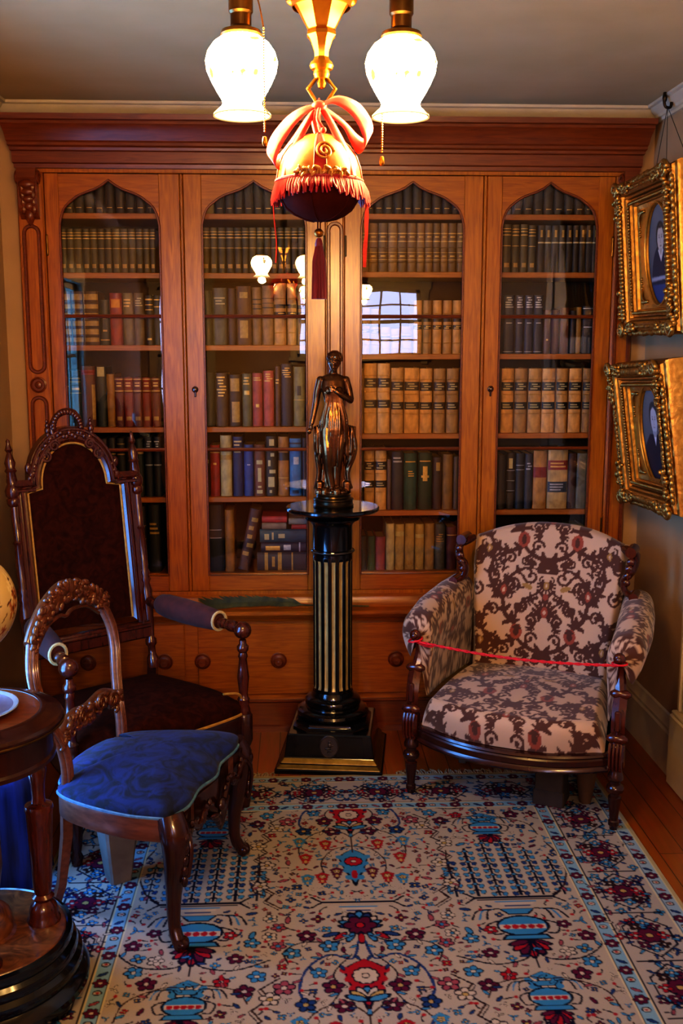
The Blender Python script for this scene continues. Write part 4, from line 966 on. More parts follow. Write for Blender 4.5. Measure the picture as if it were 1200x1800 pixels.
def curl(C, x, y, r, a0, turns, w, col, sg=1):
    w *= 1.3; r *= 1.2
    P_ = [(x+math.cos(a0+sg*2*PI*turns*t)*r*(1-.8*t), y+math.sin(a0+sg*2*PI*turns*t)*r*(1-.8*t)) for t in [k/22 for k in range(23)]]
    C.line(P_, [w*(1-.45*t/22) for t in range(23)], col); C.ell(P_[-1][0], P_[-1][1], w*.75, w*.75, col)
def palmette(C, x, y, s, col, core, fl=1):
    s *= 1.2
    for k in range(-4, 5):
        a = PI/2*fl+k*.34*fl; l_ = s*(1-.06*abs(k)); C.ell(x+math.cos(a)*l_*.55, y+math.sin(a)*l_*.55, l_*.55, s*.13, col, a)
        C.ell(x+math.cos(a)*l_*1.05, y+math.sin(a)*l_*1.05, s*.12, s*.12, col)
    C.ell(x, y+fl*s*.3, s*.22, s*.36, core); C.ell(x, y+fl*s*.3, s*.08, s*.18, CREAM)
    for sg in (-1, 1): curl(C, x+sg*s*.38, y-fl*s*.12, s*.3, PI/2 if sg > 0 else PI/2, .8, s*.13, col, -sg)
for oy in (-.36, .0, .36):          # the pattern repeats up the cloth
    def T(p): return [(a, b+oy) for a, b in p]
    frond(FB, T([(.0, -.16), (.05, -.15), (.10, -.11), (.115, -.04), (.09, .03), (.035, .07)]), .013, .008, BRN, 6, .015)
    frond(FB, T([(.115, -.05), (.15, -.02), (.165, .05), (.15, .12), (.10, .16), (.05, .165)]), .014, .007, BRN, 6, .017)
    frond(FB, T([(.165, .04), (.20, .08), (.225, .14), (.21, .20), (.18, .22)]), .012, .007, BRN, 5, .015)
    frond(FB, T([(.10, -.11), (.15, -.13), (.20, -.12), (.235, -.07), (.23, -.01), (.20, .02)]), .013, .007, BRN, 6, .015)
    frond(FB, T([(.24, -.07), (.28, -.04), (.31, .02), (.30, .08), (.27, .10)]), .012, .007, BRN, 5, .015)
    frond(FB, T([(.21, -.13), (.26, -.16), (.31, -.15), (.34, -.10)]), .012, .006, BRN, 5, .015)
    frond(FB, T([(.30, .08), (.34, .12), (.39, .13), (.42, .09)]), .012, .006, BRN, 5, .015)
    frond(FB, T([(.34, -.10), (.38, -.06), (.40, .0), (.38, .05)]), .012, .006, BRN, 5, .015)
    for (x, y, r, a, t, s_) in ((.035, .045, .028, 1.6, 1.0, 1), (.062, .135, .026, 0, 1.0, -1), (.20, -.005, .026, 0, 1.0, 1), (.185, .195, .022, 0, 1, 1), (.05, -.11, .022, 3, 1, -1), (.27, .075, .024, 2, 1, 1), (.15, -.16, .02, 1, 1, 1), (.33, -.07, .022, 0, 1, -1), (.38, .10, .02, 0, 1, 1)):
        curl(FB, x, y+oy, r, a, t, .009, BRN, s_)
    palmette(FB, .165, .06+oy, .044, BRN, RUS); palmette(FB, .0, -.02+oy, .05, BRN, RUS); palmette(FB, .0, .115+oy, .036, BRN, OLV, -1)
    palmette(FB, .235, -.11+oy, .036, BRN, OLV, -1); palmette(FB, .33, .02+oy, .042, BRN, RUS)
    FB.ell(.105, -.085+oy, .024, .030, RUS); FB.ell(.105, -.085+oy, .010, .018, BRN); FB.ell(.075, .095+oy, .022, .010, OLV, .4); FB.ell(.0, .058+oy, .010, .014, RUS)
    FB.line(T([(0, -.17), (0, .17)]), .004, BRN)
    for (x, y, r, a, t, s_) in ((.10, .015, .026, 2, 1.1, 1), (.125, .10, .022, 0, 1, 1), (.055, -.035, .020, 4, 1, -1), (.20, .13, .022, 1, 1, -1), (.275, -.02, .022, 3, 1, 1), (.30, .155, .024, 5, 1, -1), (.03, .165, .018, 2, 1, 1), (.385, -.02, .024, 2, 1, -1), (.41, .16, .022, 0, 1, 1), (.27, -.17, .02, 1, 1, -1), (.39, -.14, .024, 3, 1, 1), (.09, -.165, .018, 3, 1, 1)):
        curl(FB, x, y+oy, r, a, t, .010, BRN, s_); frond(FB, [(x+r*math.cos(a), y+oy+r*math.sin(a)), (x+1.5*r*math.cos(a+.6), y+oy+1.5*r*math.sin(a+.6)), (x+2.1*r*math.cos(a+.7), y+oy+2.1*r*math.sin(a+.7))], .007, .004, BRN, 3, .010)
    for k in range(10):
        x = RNG.uniform(.01, .42); y = RNG.uniform(-.18, .18)+oy; a = RNG.uniform(0, PI)
        FB.ell(x, y, .016, .006, BRN, a); FB.ell(x+.012*math.cos(a+1), y+.012*math.sin(a+1), .013, .005, BRN, a+1)
FABRIC = attrmat('cut_velvet_damask', bump=.35, bscale=700, rough=.8, sheen=.25)
def padded(name, P, uv, parent, mirror_u=False, **k):
    q = MB(); q.grid(P); o = q.build(name, FABRIC, parent, smooth=180)
    U = np.array([c for row in uv for c in row], np.float32); set_col(o.data, FB.sample(U[:, 0], U[:, 1])); return o
ac = thing('armchair', 'low upholstered armchair in cream and brown scroll velvet with carved dark wood frame', 'armchair', (.855, -.548, .0), R(-26))
# back: hollow, arched, rolling over at the top and sides
nu, nv = 170, 150; P_ = []; UV = []
for i in range(nu):
    u = -1+2*i/(nu-1); row = []; uv = []
    for j in range(nv):
        v = j/(nv-1)
        top = .905-.062*abs(u)**2.2; wv = .262+.032*min(max((v-.15)/.6, 0), 1)
        vv = min(v/.9, 1); z = .36+(top-.36)*math.sin(min(vv, 1)*PI/2*.98)**.82 if False else lerp(.36, top, vv)
        y = lerp(.145, .275, vv**1.1)-.075*abs(u)**2.4-.018*math.cos(u*PI/2)*math.sin(vv*PI)
        x = u*wv
        if v > .9:
            t = (v-.9)/.1*PI*.75; z = top+.022*math.sin(t)-.0; y += .035*(1-math.cos(t))
        e = max((abs(u)-.9)/.1, 0)
        y += .05*e*e
        row.append((x, y, z)); uv.append((x*1.02, (z-.60)*1.05))
    P_.append(row); UV.append(uv)
back = padded('backrest', P_, UV, ac)
# boxed back behind it
q = MB()
rows = []
for j in range(9):
    vv = j/8; row = []
    for i in range(13):
        u = -1+2*i/12; top = .895-.062*abs(u)**2.2; wv = .255+.032*min(max((vv-.15)/.6, 0), 1)
        row.append((u*wv, lerp(.20, .335, vv**1.1)-.06*abs(u)**2.4, lerp(.27, top, vv)))
    rows.append(row)
q.grid(rows); q.build('back_panel', noisy('brown_backing_cloth', '#3a2415', '#4d3220', 60, rough=.9), ac, smooth=60)
# seat
P_ = []; UV = []; nu, nv = 160, 150
for i in range(nu):
    u = -1+2*i/(nu-1); row = []; uv = []
    for j in range(nv):
        v = j/(nv-1)            # 0 front bottom edge .. 1 back
        yf = -.375+.085*abs(u)**2.4
        if v < .22:
            t = v/.22; z = lerp(.262, .375, math.sin(t*PI/2)**.9); y = yf-.018*math.sin(t*PI)+.022*t*t
        else:
            t = (v-.22)/.78; z = .375+.040*math.sin(min(t*1.25, 1)*PI/2)-.03*t*t; y = lerp(yf+.022, .185, t)
        w = lerp(.322, .265, max((y+.3)/.48, 0)); e = max((abs(u)-.86)/.14, 0); z -= .085*e**2.2; z = max(z, .255)
        row.append((u*w, y, z)); uv.append((u*w*1.02, (y+z*(.9 if v < .22 else .25))*1.05+.02))
    P_.append(row); UV.append(uv)
seat = padded('seat', P_, UV, ac)
# arms
for sx in (-1, 1):
    cs = bez([(.030, -.105, 0), (.052, -.055, 0), (.060, -.005, 0), (.042, .040, 0), (.004, .056, 0), (-.038, .040, 0), (-.056, -.005, 0), (-.056, -.07, 0), (-.05, -.16, 0), (-.045, -.30, 0)], 7)
    nS = 90; P_ = []; UV = []
    path = [(-.02, (.340, .205, .660)), (.25, (.352, .10, .652)), (.6, (.366, -.07, .632)), (.9, (.366, -.215, .605)), (1, (.356, -.262, .585))]
    for i in range(nS):
        t = i/(nS-1); c_ = [interp([(a, b[k]) for a, b in path], t*1.02-.02) for k in range(3)]
        sc = 1-.75*max((t-.93)/.07, 0)**2; row = []; uv = []; s_ = 0; prev = None
        bulge = 1+.10*math.sin(t*PI)
        for p in cs:
            zz = p.y if p.y > -.1 else p.y
            x = c_[0]+p.x*(bulge if p.y > -.1 else 1)*sc+(.0); z = c_[2]+zz*sc*(1 if p.y > -.12 else 1)
            z = max(z, .36)
            pt = (sx*x, c_[1], z); row.append(pt)
            if prev: s_ += math.dist(prev, (x, z))
            prev = (x, z); uv.append((s_-.22, c_[1]*1.3+.1))
        P_.append(row); UV.append(uv)
    arm = padded('arm', P_, UV, ac)
    # close the arm's front with a gathered disc
    q = MB(); last = P_[-1]; c0 = Vector((sx*.352, -.272, .59)); q.add([c0]+[last[k] for k in range(0, len(last), 2)], [(0, k+1, k+2) for k in range(len(range(0, len(last), 2))-1)])
    cap = q.build('arm_front', FABRIC, arm, smooth=180); v_ = verts_np(cap.data); set_col(cap.data, FB.sample(v_[:, 0]*.6, v_[:, 2]*.6-.3))
# wooden frame: front rail (bowed, moulded), side rails, back rail
q = MB(); prof = [(.0, .272), (.008, .270), (.012, .262), (.006, .256), (.010, .250), (.010, .232), (.006, .228), (.010, .222), (.012, .214), (.006, .206), (-.02, .206), (-.02, .272)]
rows = []
for i in range(33):
    u = -1+2*i/32; yf = -.388+.085*abs(u)**2.4; rows.append([(u*.335, yf-d, z-.012*(1-u*u)) for d, z in prof])
q.grid(rows, cv=True); q.add(rows[0], [tuple(range(len(prof)))]); q.add(rows[-1], [tuple(range(len(prof)))])
for sx in (-1, 1):
    a, b = Vector((sx*.335, -.29, .245)), Vector((sx*.275, .25, .245)); q.tube([a, b], [.026, .026], 4)
q.box(-.27, .27, .225, .25, .215, .275, .004)
q.build('seat_frame', MAHOGD, ac, smooth=30)
LEGP = [(0, 0), (.013, 0), (.014, .012), (.018, .016), (.018, .03), (.014, .034), (.016, .06), (.021, .10), (.022, .115), (.016, .12), (.016, .128), (.027, .135), (.03, .146), (.027, .156), (.018, .162), (.018, .172), (.026, .178), (.026, .19), (.022, .2), (.02, .215)]
for sx in (-1, 1):
    q = MB(); q.lathe(LEGP, 18, (sx*.36, -.30, 0.006)); q.build('leg', MAHOGD, ac, smooth=40)
    q = MB(); q.tube([(sx*.27, .24, .26), (sx*.272, .27, .14), (sx*.278, .315, .006)], [.024, .021, .017], 4); q.build('leg', MAHOGD, ac, smooth=30)
    # front post: reeded knee block, scroll, flat stem, knob
    q = MB()
    q.box(sx*.36-.026, sx*.36+.026, -.328, -.272, .215, .315, .012)
    for k in range(4):
        xx = sx*.36+(-.018+.012*k); q.tube(bez([(xx, -.326, .222), (xx, -.334, .25), (xx, -.334, .285), (xx, -.322, .312)], 4), .0055, 6)
    for z_, y_, r_ in ((.325, -.305, .017), (.465, -.262, .016)):
        q.tube([(sx*.36-.03, y_, z_), (sx*.36-.02, y_, z_), (sx*.36+.02, y_, z_), (sx*.36+.03, y_, z_)], [r_*.6, r_, r_, r_*.6], 12)
        for e in (-1, 1): q.ell((sx*.36+e*.03, y_, z_), (.006, r_*.55, r_*.55), 6, 8)
    q.tube(bez([(sx*.36, -.29, .32), (sx*.36, -.298, .37), (sx*.36, -.285, .42), (sx*.36, -.262, .465)], 5), .02, 4, flat=(.55, 1.15), up=(0, 1, 0))
    q.box(sx*.36-.01, sx*.36+.01, -.314, -.30, .35, .42, .004)
    q.tube(bez([(sx*.358, -.255, .465), (sx*.352, -.24, .51), (sx*.352, -.245, .555), (sx*.354, -.272, .588)], 5), [.02]*6+[.018]*5+[.016]*5, 8)
    q.ell((sx*.354, -.286, .592), (.021, .018, .021), 8, 14); q.ell((sx*.354, -.301, .592), (.011, .008, .011), 6, 10)
    q.build('arm_post', MAHOG, ac, smooth=40)
    # carved scroll at the shoulder of the back
    q = MB()
    q.tube(bez([(sx*.285, .20, .868), (sx*.330, .165, .845), (sx*.325, .135, .80), (sx*.300, .13, .765), (sx*.305, .125, .725), (sx*.340, .115, .705)], 6), [.015, .018, .021, .023, .024, .023, .019, .019, .019, .019, .019, .019, .019, .018, .018, .018, .018, .017, .017, .017, .017, .016, .016, .015, .015, .015, .015, .014, .014, .014, .013], 8, flat=(1.5, .8), up=(0, 1, 0))
    q.tube([(sx*.318, .215, .866), (sx*.318, .125, .866)], [.02, .02], 12); q.tube([(sx*.338, .17, .708), (sx*.338, .095, .708)], [.017, .017], 12)
    for k in range(4): q.ell((sx*(.322-.005*k), .115, .835-.026*k), (.016, .010, .015), 6, 8)
    q.build('back_scroll', MAHOG, ac, smooth=40)
# red rope looped from arm to arm: keeps visitors off
def aw(x, y, z):
    t = R(-26); return Vector((.855+x*math.cos(t)-y*math.sin(t), -.548+x*math.sin(t)+y*math.cos(t), z))
A0, B0 = aw(-.354, -.297, .574), aw(.354, -.297, .574)
q = MB(); n = 70
for ph in (0, PI):
    pts = []
    for k in range(n+1):
        t = k/n; p = A0.lerp(B0, t); p.z -= .02*math.sin(PI*t); a = t*75+ph
        pts.append((p.x, p.y+.0028*math.cos(a)-.004, p.z+.0028*math.sin(a)))
    q.tube(pts, .0032, 6)
for c_, r_ in ((aw(-.354, -.286, .576), .024), (aw(.354, -.286, .598), .0)):
    if r_: q.tube([(c_.x+r_*math.cos(2*PI*k/20), c_.y-.004+.022*math.sin(2*PI*k/20), c_.z+.006*math.cos(2*PI*k/20)) for k in range(20)], .0036, 6, closed=True)
c_ = aw(.354, -.286, .574); q.tube([(c_.x+.024*math.cos(2*PI*k/20), c_.y-.004+.022*math.sin(2*PI*k/20), c_.z+.004) for k in range(20)], .0036, 6, closed=True)
for k in range(3):
    p = A0+Vector((.012+.012*k, -.006, -.006-.006*k)); q.tube(bez([A0+Vector((0, -.005, 0)), p, p+Vector((.03, 0, -.004))], 4), .003, 6)
rope = q.build('rope', RED, None, off=tuple(A0), smooth=60); rope.location = A0
tag(rope, 'thin red rope tied across the front of the patterned armchair', 'rope')
# wooden props under the seat
PROP = noisy('grey_brown_prop_wood', '#2f251c', '#40342a', 12, rough=.7)
q = MB(); rows = [sq(.055, 0, .004), sq(.055, .05, .004), sq(.05, .055, .004), sq(.05, .19, .004)]; q.grid(rows, cv=True); q.add(rows[0], [tuple(range(8))]); q.add(rows[-1], [tuple(range(8))])
q.box(-.06, .06, -.06, .06, .19, .2, .003)
o = q.build('wooden_prop', PROP, smooth=25); o.location = aw(.12, -.16, .0065); o.rotation_euler = (0, 0, R(-26)); tag(o, 'dark square wooden support block under the patterned armchair', 'support block')
q = MB(); q.lathe([(0, 0), (.020, 0), (.024, .02), (.034, .09), (.044, .18), (.046, .2), (0, .2)], 16)
o = q.build('wooden_prop', noisy('brown_prop_leg', '#4a3420', '#5f452c', 12, rough=.6)); o.location = aw(.235, -.13, .0065); tag(o, 'tapered brown wooden prop leg under the patterned armchair', 'support leg')
q = MB(); q.box(-.2, .2, -.02, .02, .03, .09, .004); q.box(-.2, -.17, -.03, .03, 0, .03, .003); q.box(.17, .2, -.03, .03, 0, .03, .003)
o = q.build('wooden_prop', PROP); o.location = aw(-.08, .05, .0065); o.rotation_euler = (0, 0, R(-26)); tag(o, 'low dark wooden support rail beneath the patterned armchair', 'support rail')
# ------------------------------------------------------------------ high-backed plum velvet chair
TH = R(38); TC = (-.594, -.758, 0)
th = thing('throne_chair', 'high-backed carved mahogany armchair in dark plum velvet before the leftmost bookcase door', 'armchair', TC, TH)
def yb(z): return lerp(.225, .335, (z-.45)/.85)      # raked back plane
PX = .235
def turned(q, p0, p1, prof, n=14):
    """turned post from p0 to p1; prof = (t, radius)"""
    p0, p1 = Vector(p0), Vector(p1); ax = (p1-p0).normalized(); u = ax.orthogonal().normalized(); w = ax.cross(u)
    q.grid([[p0.lerp(p1, t)+(u*math.cos(2*PI*k/n)+w*math.sin(2*PI*k/n))*max(r_, 1e-4) for k in range(n)] for t, r_ in prof], cv=True)
POSTP = [(0, .02), (.04, .022), (.06, .014), (.09, .014), (.10, .021), (.12, .021), (.13, .014), (.2, .018), (.33, .0225), (.36, .016), (.375, .022), (.39, .016), (.405, .021), (.42, .015), (.50, .0165), (.585, .013), (.595, .019), (.605, .013),
         (.70, .015), (.735, .014), (.74, .02), (.75, .024), (.765, .024), (.77, .02), (.78, .025), (.80, .027), (.815, .022), (.825, .017), (.835, .019), (.865, .015), (.875, .021), (.885, .015), (.905, .019), (.93, .012), (.945, .007), (.955, .013), (.98, .006), (.99, .007), (1, 0)]
for sx in (-1, 1):
    q = MB(); turned(q, (sx*PX, yb(.42), .42), (sx*PX, yb(1.3), 1.295), POSTP); q.build('back_post', MAHOG, th, smooth=50)
    q = MB(); q.tube([(sx*PX, yb(.42)+.005, .45), (sx*PX, .24, .2), (sx*(PX+.005), .27, .0)], [.024, .022, .018], 4); q.build('leg', MAHOGD, th, smooth=30)
# panel outline: shouldered arch
PCX = -.012; HW = .175; AW = .122
def outline(off, n=20):
    hw, aw_ = HW+off, AW+off; zs, zb_ = 1.105+off*.4, .625-off
    pts = [(PCX-hw, zb_), (PCX-hw, zs), (PCX-aw_, zs+.012)]
    ar = aw_; pts += [(PCX-ar*math.cos(PI*k/n), zs+.022+(.140+off*.9)*math.sin(PI*k/n)) for k in range(0, n+1)]
    pts += [(PCX+aw_, zs+.012), (PCX+hw, zs), (PCX+hw, zb_)]
    return pts
def P3(p, d): return (p[0], yb(p[1])-d, p[1])
q = MB(); inn = outline(0); mid_ = outline(.012); out_ = outline(.045)
for a, b, d0, d1 in ((out_, mid_, .014, .022), (mid_, inn, .022, .010)): q.grid([[P3(p, d0) for p in a], [P3(p, d1) for p in b]])
q.grid([[P3(p, .014) for p in out_], [P3(p, -.02) for p in out_]])
for off, r_, d in ((.038, .006, .016), (.024, .005, .021)): q.tube([P3(p, d) for p in outline(off)], r_, 6)
# lower rail and side stiles up to the posts, cross rail at the shoulder
q.box(-PX, PX, yb(.57)-.018, yb(.57)+.014, .535, .60, .006); q.box(-PX, PX, yb(.58)-.026, yb(.58)-.008, .575, .592, .006)
for sx in (-1, 1):
    q.add([P3((sx*(HW+.02)+PCX, .6), .008), P3((sx*PX, .6), .008), P3((sx*PX, 1.10), .008), P3((sx*(HW+.02)+PCX, 1.10), .008)], [(0, 1, 2, 3)])
    q.tube([P3((sx*(AW+.03)+PCX, 1.135), .012), P3((sx*PX, 1.135), .012)], .018, 4, flat=(1, .8)); q.tube([P3((sx*(AW+.03)+PCX, 1.118), .022), P3((sx*PX, 1.118), .022)], .007, 6)
q.build('back_frame', MAHOG, th, smooth=40)
q = MB()
c0 = P3((PCX, .95), .016); ring_ = [P3(p, .010) for p in outline(-.001)]; ring2 = [P3(p, .019) for p in outline(-.03)]
q.grid([ring_, ring2], cv=True); q.add([c0]+ring2, [(0, k+1, (k+1) % len(ring2)+1) for k in range(len(ring2))])
q.build('back_pad', VELP, th, smooth=180)
q = MB(); q.tube([P3(p, .012) for p in outline(.0005)], .0042, 6); q.build('back_piping', PIPING, th)
# carved crest: pierced handle loop, scrolls, leaves and little finials
q = MB(); rr = random.Random(3)
def C3(x, z, d=.012): return P3((PCX+x, z), d)
q.tube(bez([C3(-.062, 1.285), C3(-.066, 1.325), C3(-.045, 1.362), C3(-.005, 1.378), C3(.03, 1.365), C3(.042, 1.33), C3(.036, 1.285)], 6), [.010]*14+[.012]*10+[.010]*13, 8)
for k in range(16):
    t = k/15; a = PI*(1-t); q.ell(C3(-.010+.052*math.cos(a), 1.322+.055*math.sin(a), .02), (.011, .008, .009), 6, 8, M=Matrix.Rotation(-a, 3, 'Y'))
for k in range(10):
    x = -.05+.011*k; q.ell(C3(x, 1.297+.008*math.sin(k*1.9), .02), (.009, .009, .010), 5, 8)
for sx in (-1, 1):
    q.tube([C3(sx*.055+.012*sx+.02*math.cos(t)*(1-t/14), 1.262+.02*math.sin(t)*(1-t/14), .02) for t in [k*.4 for k in range(26)]], .006, 6)
    q.tube([C3(sx*.10+.022*math.cos(t)*(1-t/14)*sx, 1.225+.022*math.sin(t)*(1-t/14), .016) for t in [k*.4 for k in range(26)]], .0065, 6)
    q.tube(bez([C3(sx*.06, 1.282), C3(sx*.088, 1.265), C3(sx*.115, 1.235), C3(sx*.14, 1.19), C3(sx*.15, 1.15)], 5), [.010]*8+[.008]*8+[.006]*5, 8)
    for k in range(11):
        t = k/10; q.ell(C3(sx*lerp(.07, .165, t)+rr.uniform(-.006, .006), lerp(1.285, 1.15, t)+rr.uniform(-.006, .008), .014), (.011, .009, .012), 5, 8, M=Matrix.Rotation(rr.uniform(0, 3), 3, 'Y'))
    x = sx*.082
    for z_, r_ in ((1.30, .009), (1.315, .012), (1.332, .0085), (1.346, .006)): q.ell(C3(x, z_), (r_, r_, r_*1.2), 6, 8)
    q.ell(C3(sx*.165, 1.19), (.014, .01, .02), 6, 8)
q.build('crest_carving', MAHOG, th, smooth=60)
# seat: drum-fronted cushion on a moulded rail
q = MB(); rows = []
ol = bez([(-.235, .21, 0), (-.30, -.05, 0), (-.315, -.215, 0), (-.26, -.262, 0), (0, -.285, 0), (.26, -.262, 0), (.315, -.215, 0), (.30, -.05, 0), (.235, .21, 0)], 6)
def cush(q, ol, c, z0, z1, dome, mi=None, n=8):
    c = Vector((*c, 0)); rows = [[(p.x, p.y, z0) for p in ol], [(p.x, p.y, lerp(z0, z1, .5)) for p in ol]]
    for k in range(n+1):
        t = 1-k/n; s_ = math.sin(t*PI/2)**.55 if t > 0 else 0
        rows.append([tuple(Vector((c.x+(p.x-c.x)*(t if t < .9 else lerp(.9, .985, (t-.9)/.1)), c.y+(p.y-c.y)*(t if t < .9 else lerp(.9, .985, (t-.9)/.1)), z1+dome*(1-t**2.6)-.012*(t > .95)))) for p in ol])
    q.grid(rows, cv=True, mi=mi)
cush(q, ol, (0, -.03), .345, .40, .045)
q.build('seat_cushion', VELP, th, smooth=180)
q = MB(); q.tube([(p.x*1.004, p.y*1.004-.0, .352) for p in ol], .005, 6, closed=True); q.tube(bez([(.302, -.245, .352), (.308, -.245, .40), (.285, -.255, .43), (.23, -.25, .44)], 5), .0045, 6)
q.build('seat_piping', PIPING, th)
q = MB(); rows = [[(p.x*s_, p.y*s_, z) for p in ol] for s_, z in ((.98, .26), (1.0, .265), (1.01, .28), (1.0, .3), (1.015, .33), (1.0, .346), (.9, .346))]
q.grid(rows, cv=True); q.build('seat_rail', MAHOGD, th, smooth=40)
ARMP = [(0, .027), (.05, .026), (.08, .022), (.1, .025), (.12, .02), (.40, .023), (.46, .024), (.50, .022), (.52, .018), (.535, .022), (.545, .0195), (.56, .022), (.575, .016), (.60, .015), (.70, .021), (.76, .017), (.82, .0135), (.835, .0175), (.86, .0135), (.875, .02), (.90, .0205), (.915, .013), (.94, .012)]
for sx in (-1, 1):
    fx, fy = sx*.320, -.24
    q = MB(); turned(q, (fx, fy, .34), (fx, fy, .645), [((t-.45)/.55, r_) if t >= .45 else (0, .022) for t, r_ in ARMP if t >= .4]); q.ell((fx, fy, .645), (.031, .031, .030), 10, 16)
    b = Vector((sx*.245, .185, .665)); a = Vector((fx, fy, .650)); d = (a-b)
    turned(q, a, b, [(0, .012), (.07, .012), (.08, .019), (.13, .021), (.17, .017), (.19, .012), (.20, .018), (.24, .019), (.27, .015)], 14)
    q.build('arm_post', MAHOG, th, smooth=50); q = MB(); turned(q, b, (sx*PX, yb(.66), .67), [(0, .016), (.3, .022), (.5, .015), (.7, .02), (1, .016)], 12)
    q.build('arm_knob', MAHOG, th, smooth=50)
    q = MB(); p0 = a.lerp(b, .27); p1 = a.lerp(b, .98); nn = 18; rows = []
    for t, r_ in ((0, .0), (.0, .030), (.01, .036), (.1, .040), (.35, .046), (.6, .048), (.85, .046), (.97, .040), (1, .034), (1, .0)):
        rows.append([p0.lerp(p1, t)+Vector((math.cos(2*PI*k/nn)*r_*.85*(1), 0, math.sin(2*PI*k/nn)*r_*.95+.004)) for k in range(nn)])
    q.grid(rows, cv=True); q.build('arm_pad', VELARM, th, smooth=180)
    q = MB(); e = (p0-p1).normalized(); q.tube([p0+e*.002+Vector((math.cos(2*PI*k/18)*.029, 0, math.sin(2*PI*k/18)*.032+.004)) for k in range(18)], .0055, 6, closed=True); q.build('arm_braid', noisy('pale_gold_braid', '#a8905c', '#c0a872', 90, rough=.6), th)
    q = MB(); turned(q, (fx, fy, 0.0065), (fx, fy, .35), [(0, .0), (0, .016), (.08, .02), (.12, .014), (.18, .018), (.45, .025), (.52, .016), (.55, .025), (.6, .026), (.63, .018), (.68, .026), (.72, .03), (.98, .03), (1, .026), (1, 0)]); q.build('leg', MAHOGD, th, smooth=50)
# ------------------------------------------------------------------ blue velvet side chair
bc = thing('side_chair', 'carved walnut side chair with blue velvet seat in the left foreground', 'chair', (-.475, -1.30, 0), R(75))
ol = bez([(-.285, -.205, 0), (-.20, -.232, 0), (-.09, -.222, 0), (0, -.24, 0), (.09, -.222, 0), (.20, -.232, 0), (.285, -.205, 0), (.288, -.10, 0), (.262, .02, 0), (.225, .115, 0), (.185, .155, 0), (.165, .11, 0), (.14, .175, 0), (0, .20, 0), (-.14, .175, 0), (-.165, .11, 0), (-.185, .155, 0), (-.225, .115, 0), (-.262, .02, 0), (-.288, -.10, 0), (-.285, -.205, 0)], 5)[:-1]
q = MB(); c = Vector((0, -.03, 0)); rows = [[(p.x, p.y, .383) for p in ol], [(p.x*1.005, p.y*1.005, .398) for p in ol]]
for k in range(11):
    t = 1-k/11; tt = t if t < .9 else lerp(.9, .985, (t-.9)/.1)
    rows.append([(c.x+(p.x-c.x)*tt, c.y+(p.y-c.y)*tt, .403+.052*(1-t**2.4)) for p in ol])
rows.append([(c.x, c.y, .455) for p in ol])
q.grid(rows, cv=True); q.build('seat_cushion', VELB, bc, smooth=180)
q = MB(); q.tube([(p.x*1.008, p.y*1.008, .385) for p in ol], .0045, 6, closed=True); q.build('seat_piping', noisy('blue_grey_gimp', '#3f5f78', '#55809a', 60, rough=.6), bc)
WPK = noisy('walnut_side_rail', '#5a3426', '#774a36', 12, (8, 1.5, 8), rough=.3, coat=.35, coatr=.15)
q = MB(); rows = [[(p.x*s_, p.y*s_, z) for p in ol] for s_, z in ((.93, .315), (.985, .315), (1.0, .322), (1.0, .372), (.99, .381), (.93, .381))]
q.grid(rows, cv=True); q.build('seat_rail', WPK, bc, smooth=40)
# deep serpentine front apron, carved, with a shell pendant in the middle
q = MB(); n = 40; top = []; bot = []
for k in range(n+1):
    u = -1+2*k/n; x = u*.255; y = -.222-.012*math.cos(u*PI*2)*.6
    drop = .055+.035*math.exp(-(u/.28)**2)+.03*max(abs(u)-.62, 0)/.38+.012*math.cos(u*9)
    top.append((x, y-.012, .375)); bot.append((x, y-.012, .375-drop-.02))
q.grid([top, bot]); q.grid([[(x, y+.024, z) for x, y, z in top], [(x, y+.024, z) for x, y, z in bot]]); q.grid([bot, [(x, y+.024, z) for x, y, z in bot]]); q.grid([top, [(x, y+.024, z) for x, y, z in top]])
rr = random.Random(8)
for k in range(-4, 5):
    a = k*.32; q.ell((.045*math.sin(a), -.252, .30-.045*math.cos(a)), (.010, .010, .034), 6, 8, M=Matrix.Rotation(a, 3, 'Y'))
q.ell((0, -.256, .30), (.02, .014, .02), 6, 10)
for sx in (-1, 1):
    q.tube(bez([(sx*.04, -.25, .30), (sx*.10, -.246, .335), (sx*.16, -.25, .315), (sx*.22, -.25, .34)], 6), [.010]*6+[.009]*6+[.008]*7, 7)
    for k in range(9):
        t = k/8; q.ell((sx*lerp(.06, .24, t), -.246+rr.uniform(-.004, .002), .325+.02*math.sin(t*9)), (.013, .008, .009), 5, 8, M=Matrix.Rotation(rr.uniform(0, 3), 3, 'Y'))
    q.tube(spiral((sx*.13, -.25, .32), (1, 0, 0), (0, 0, 1), .02, .003, 1.5), .005, 6)
q.build('front_apron', MAHOGD, bc, smooth=45)
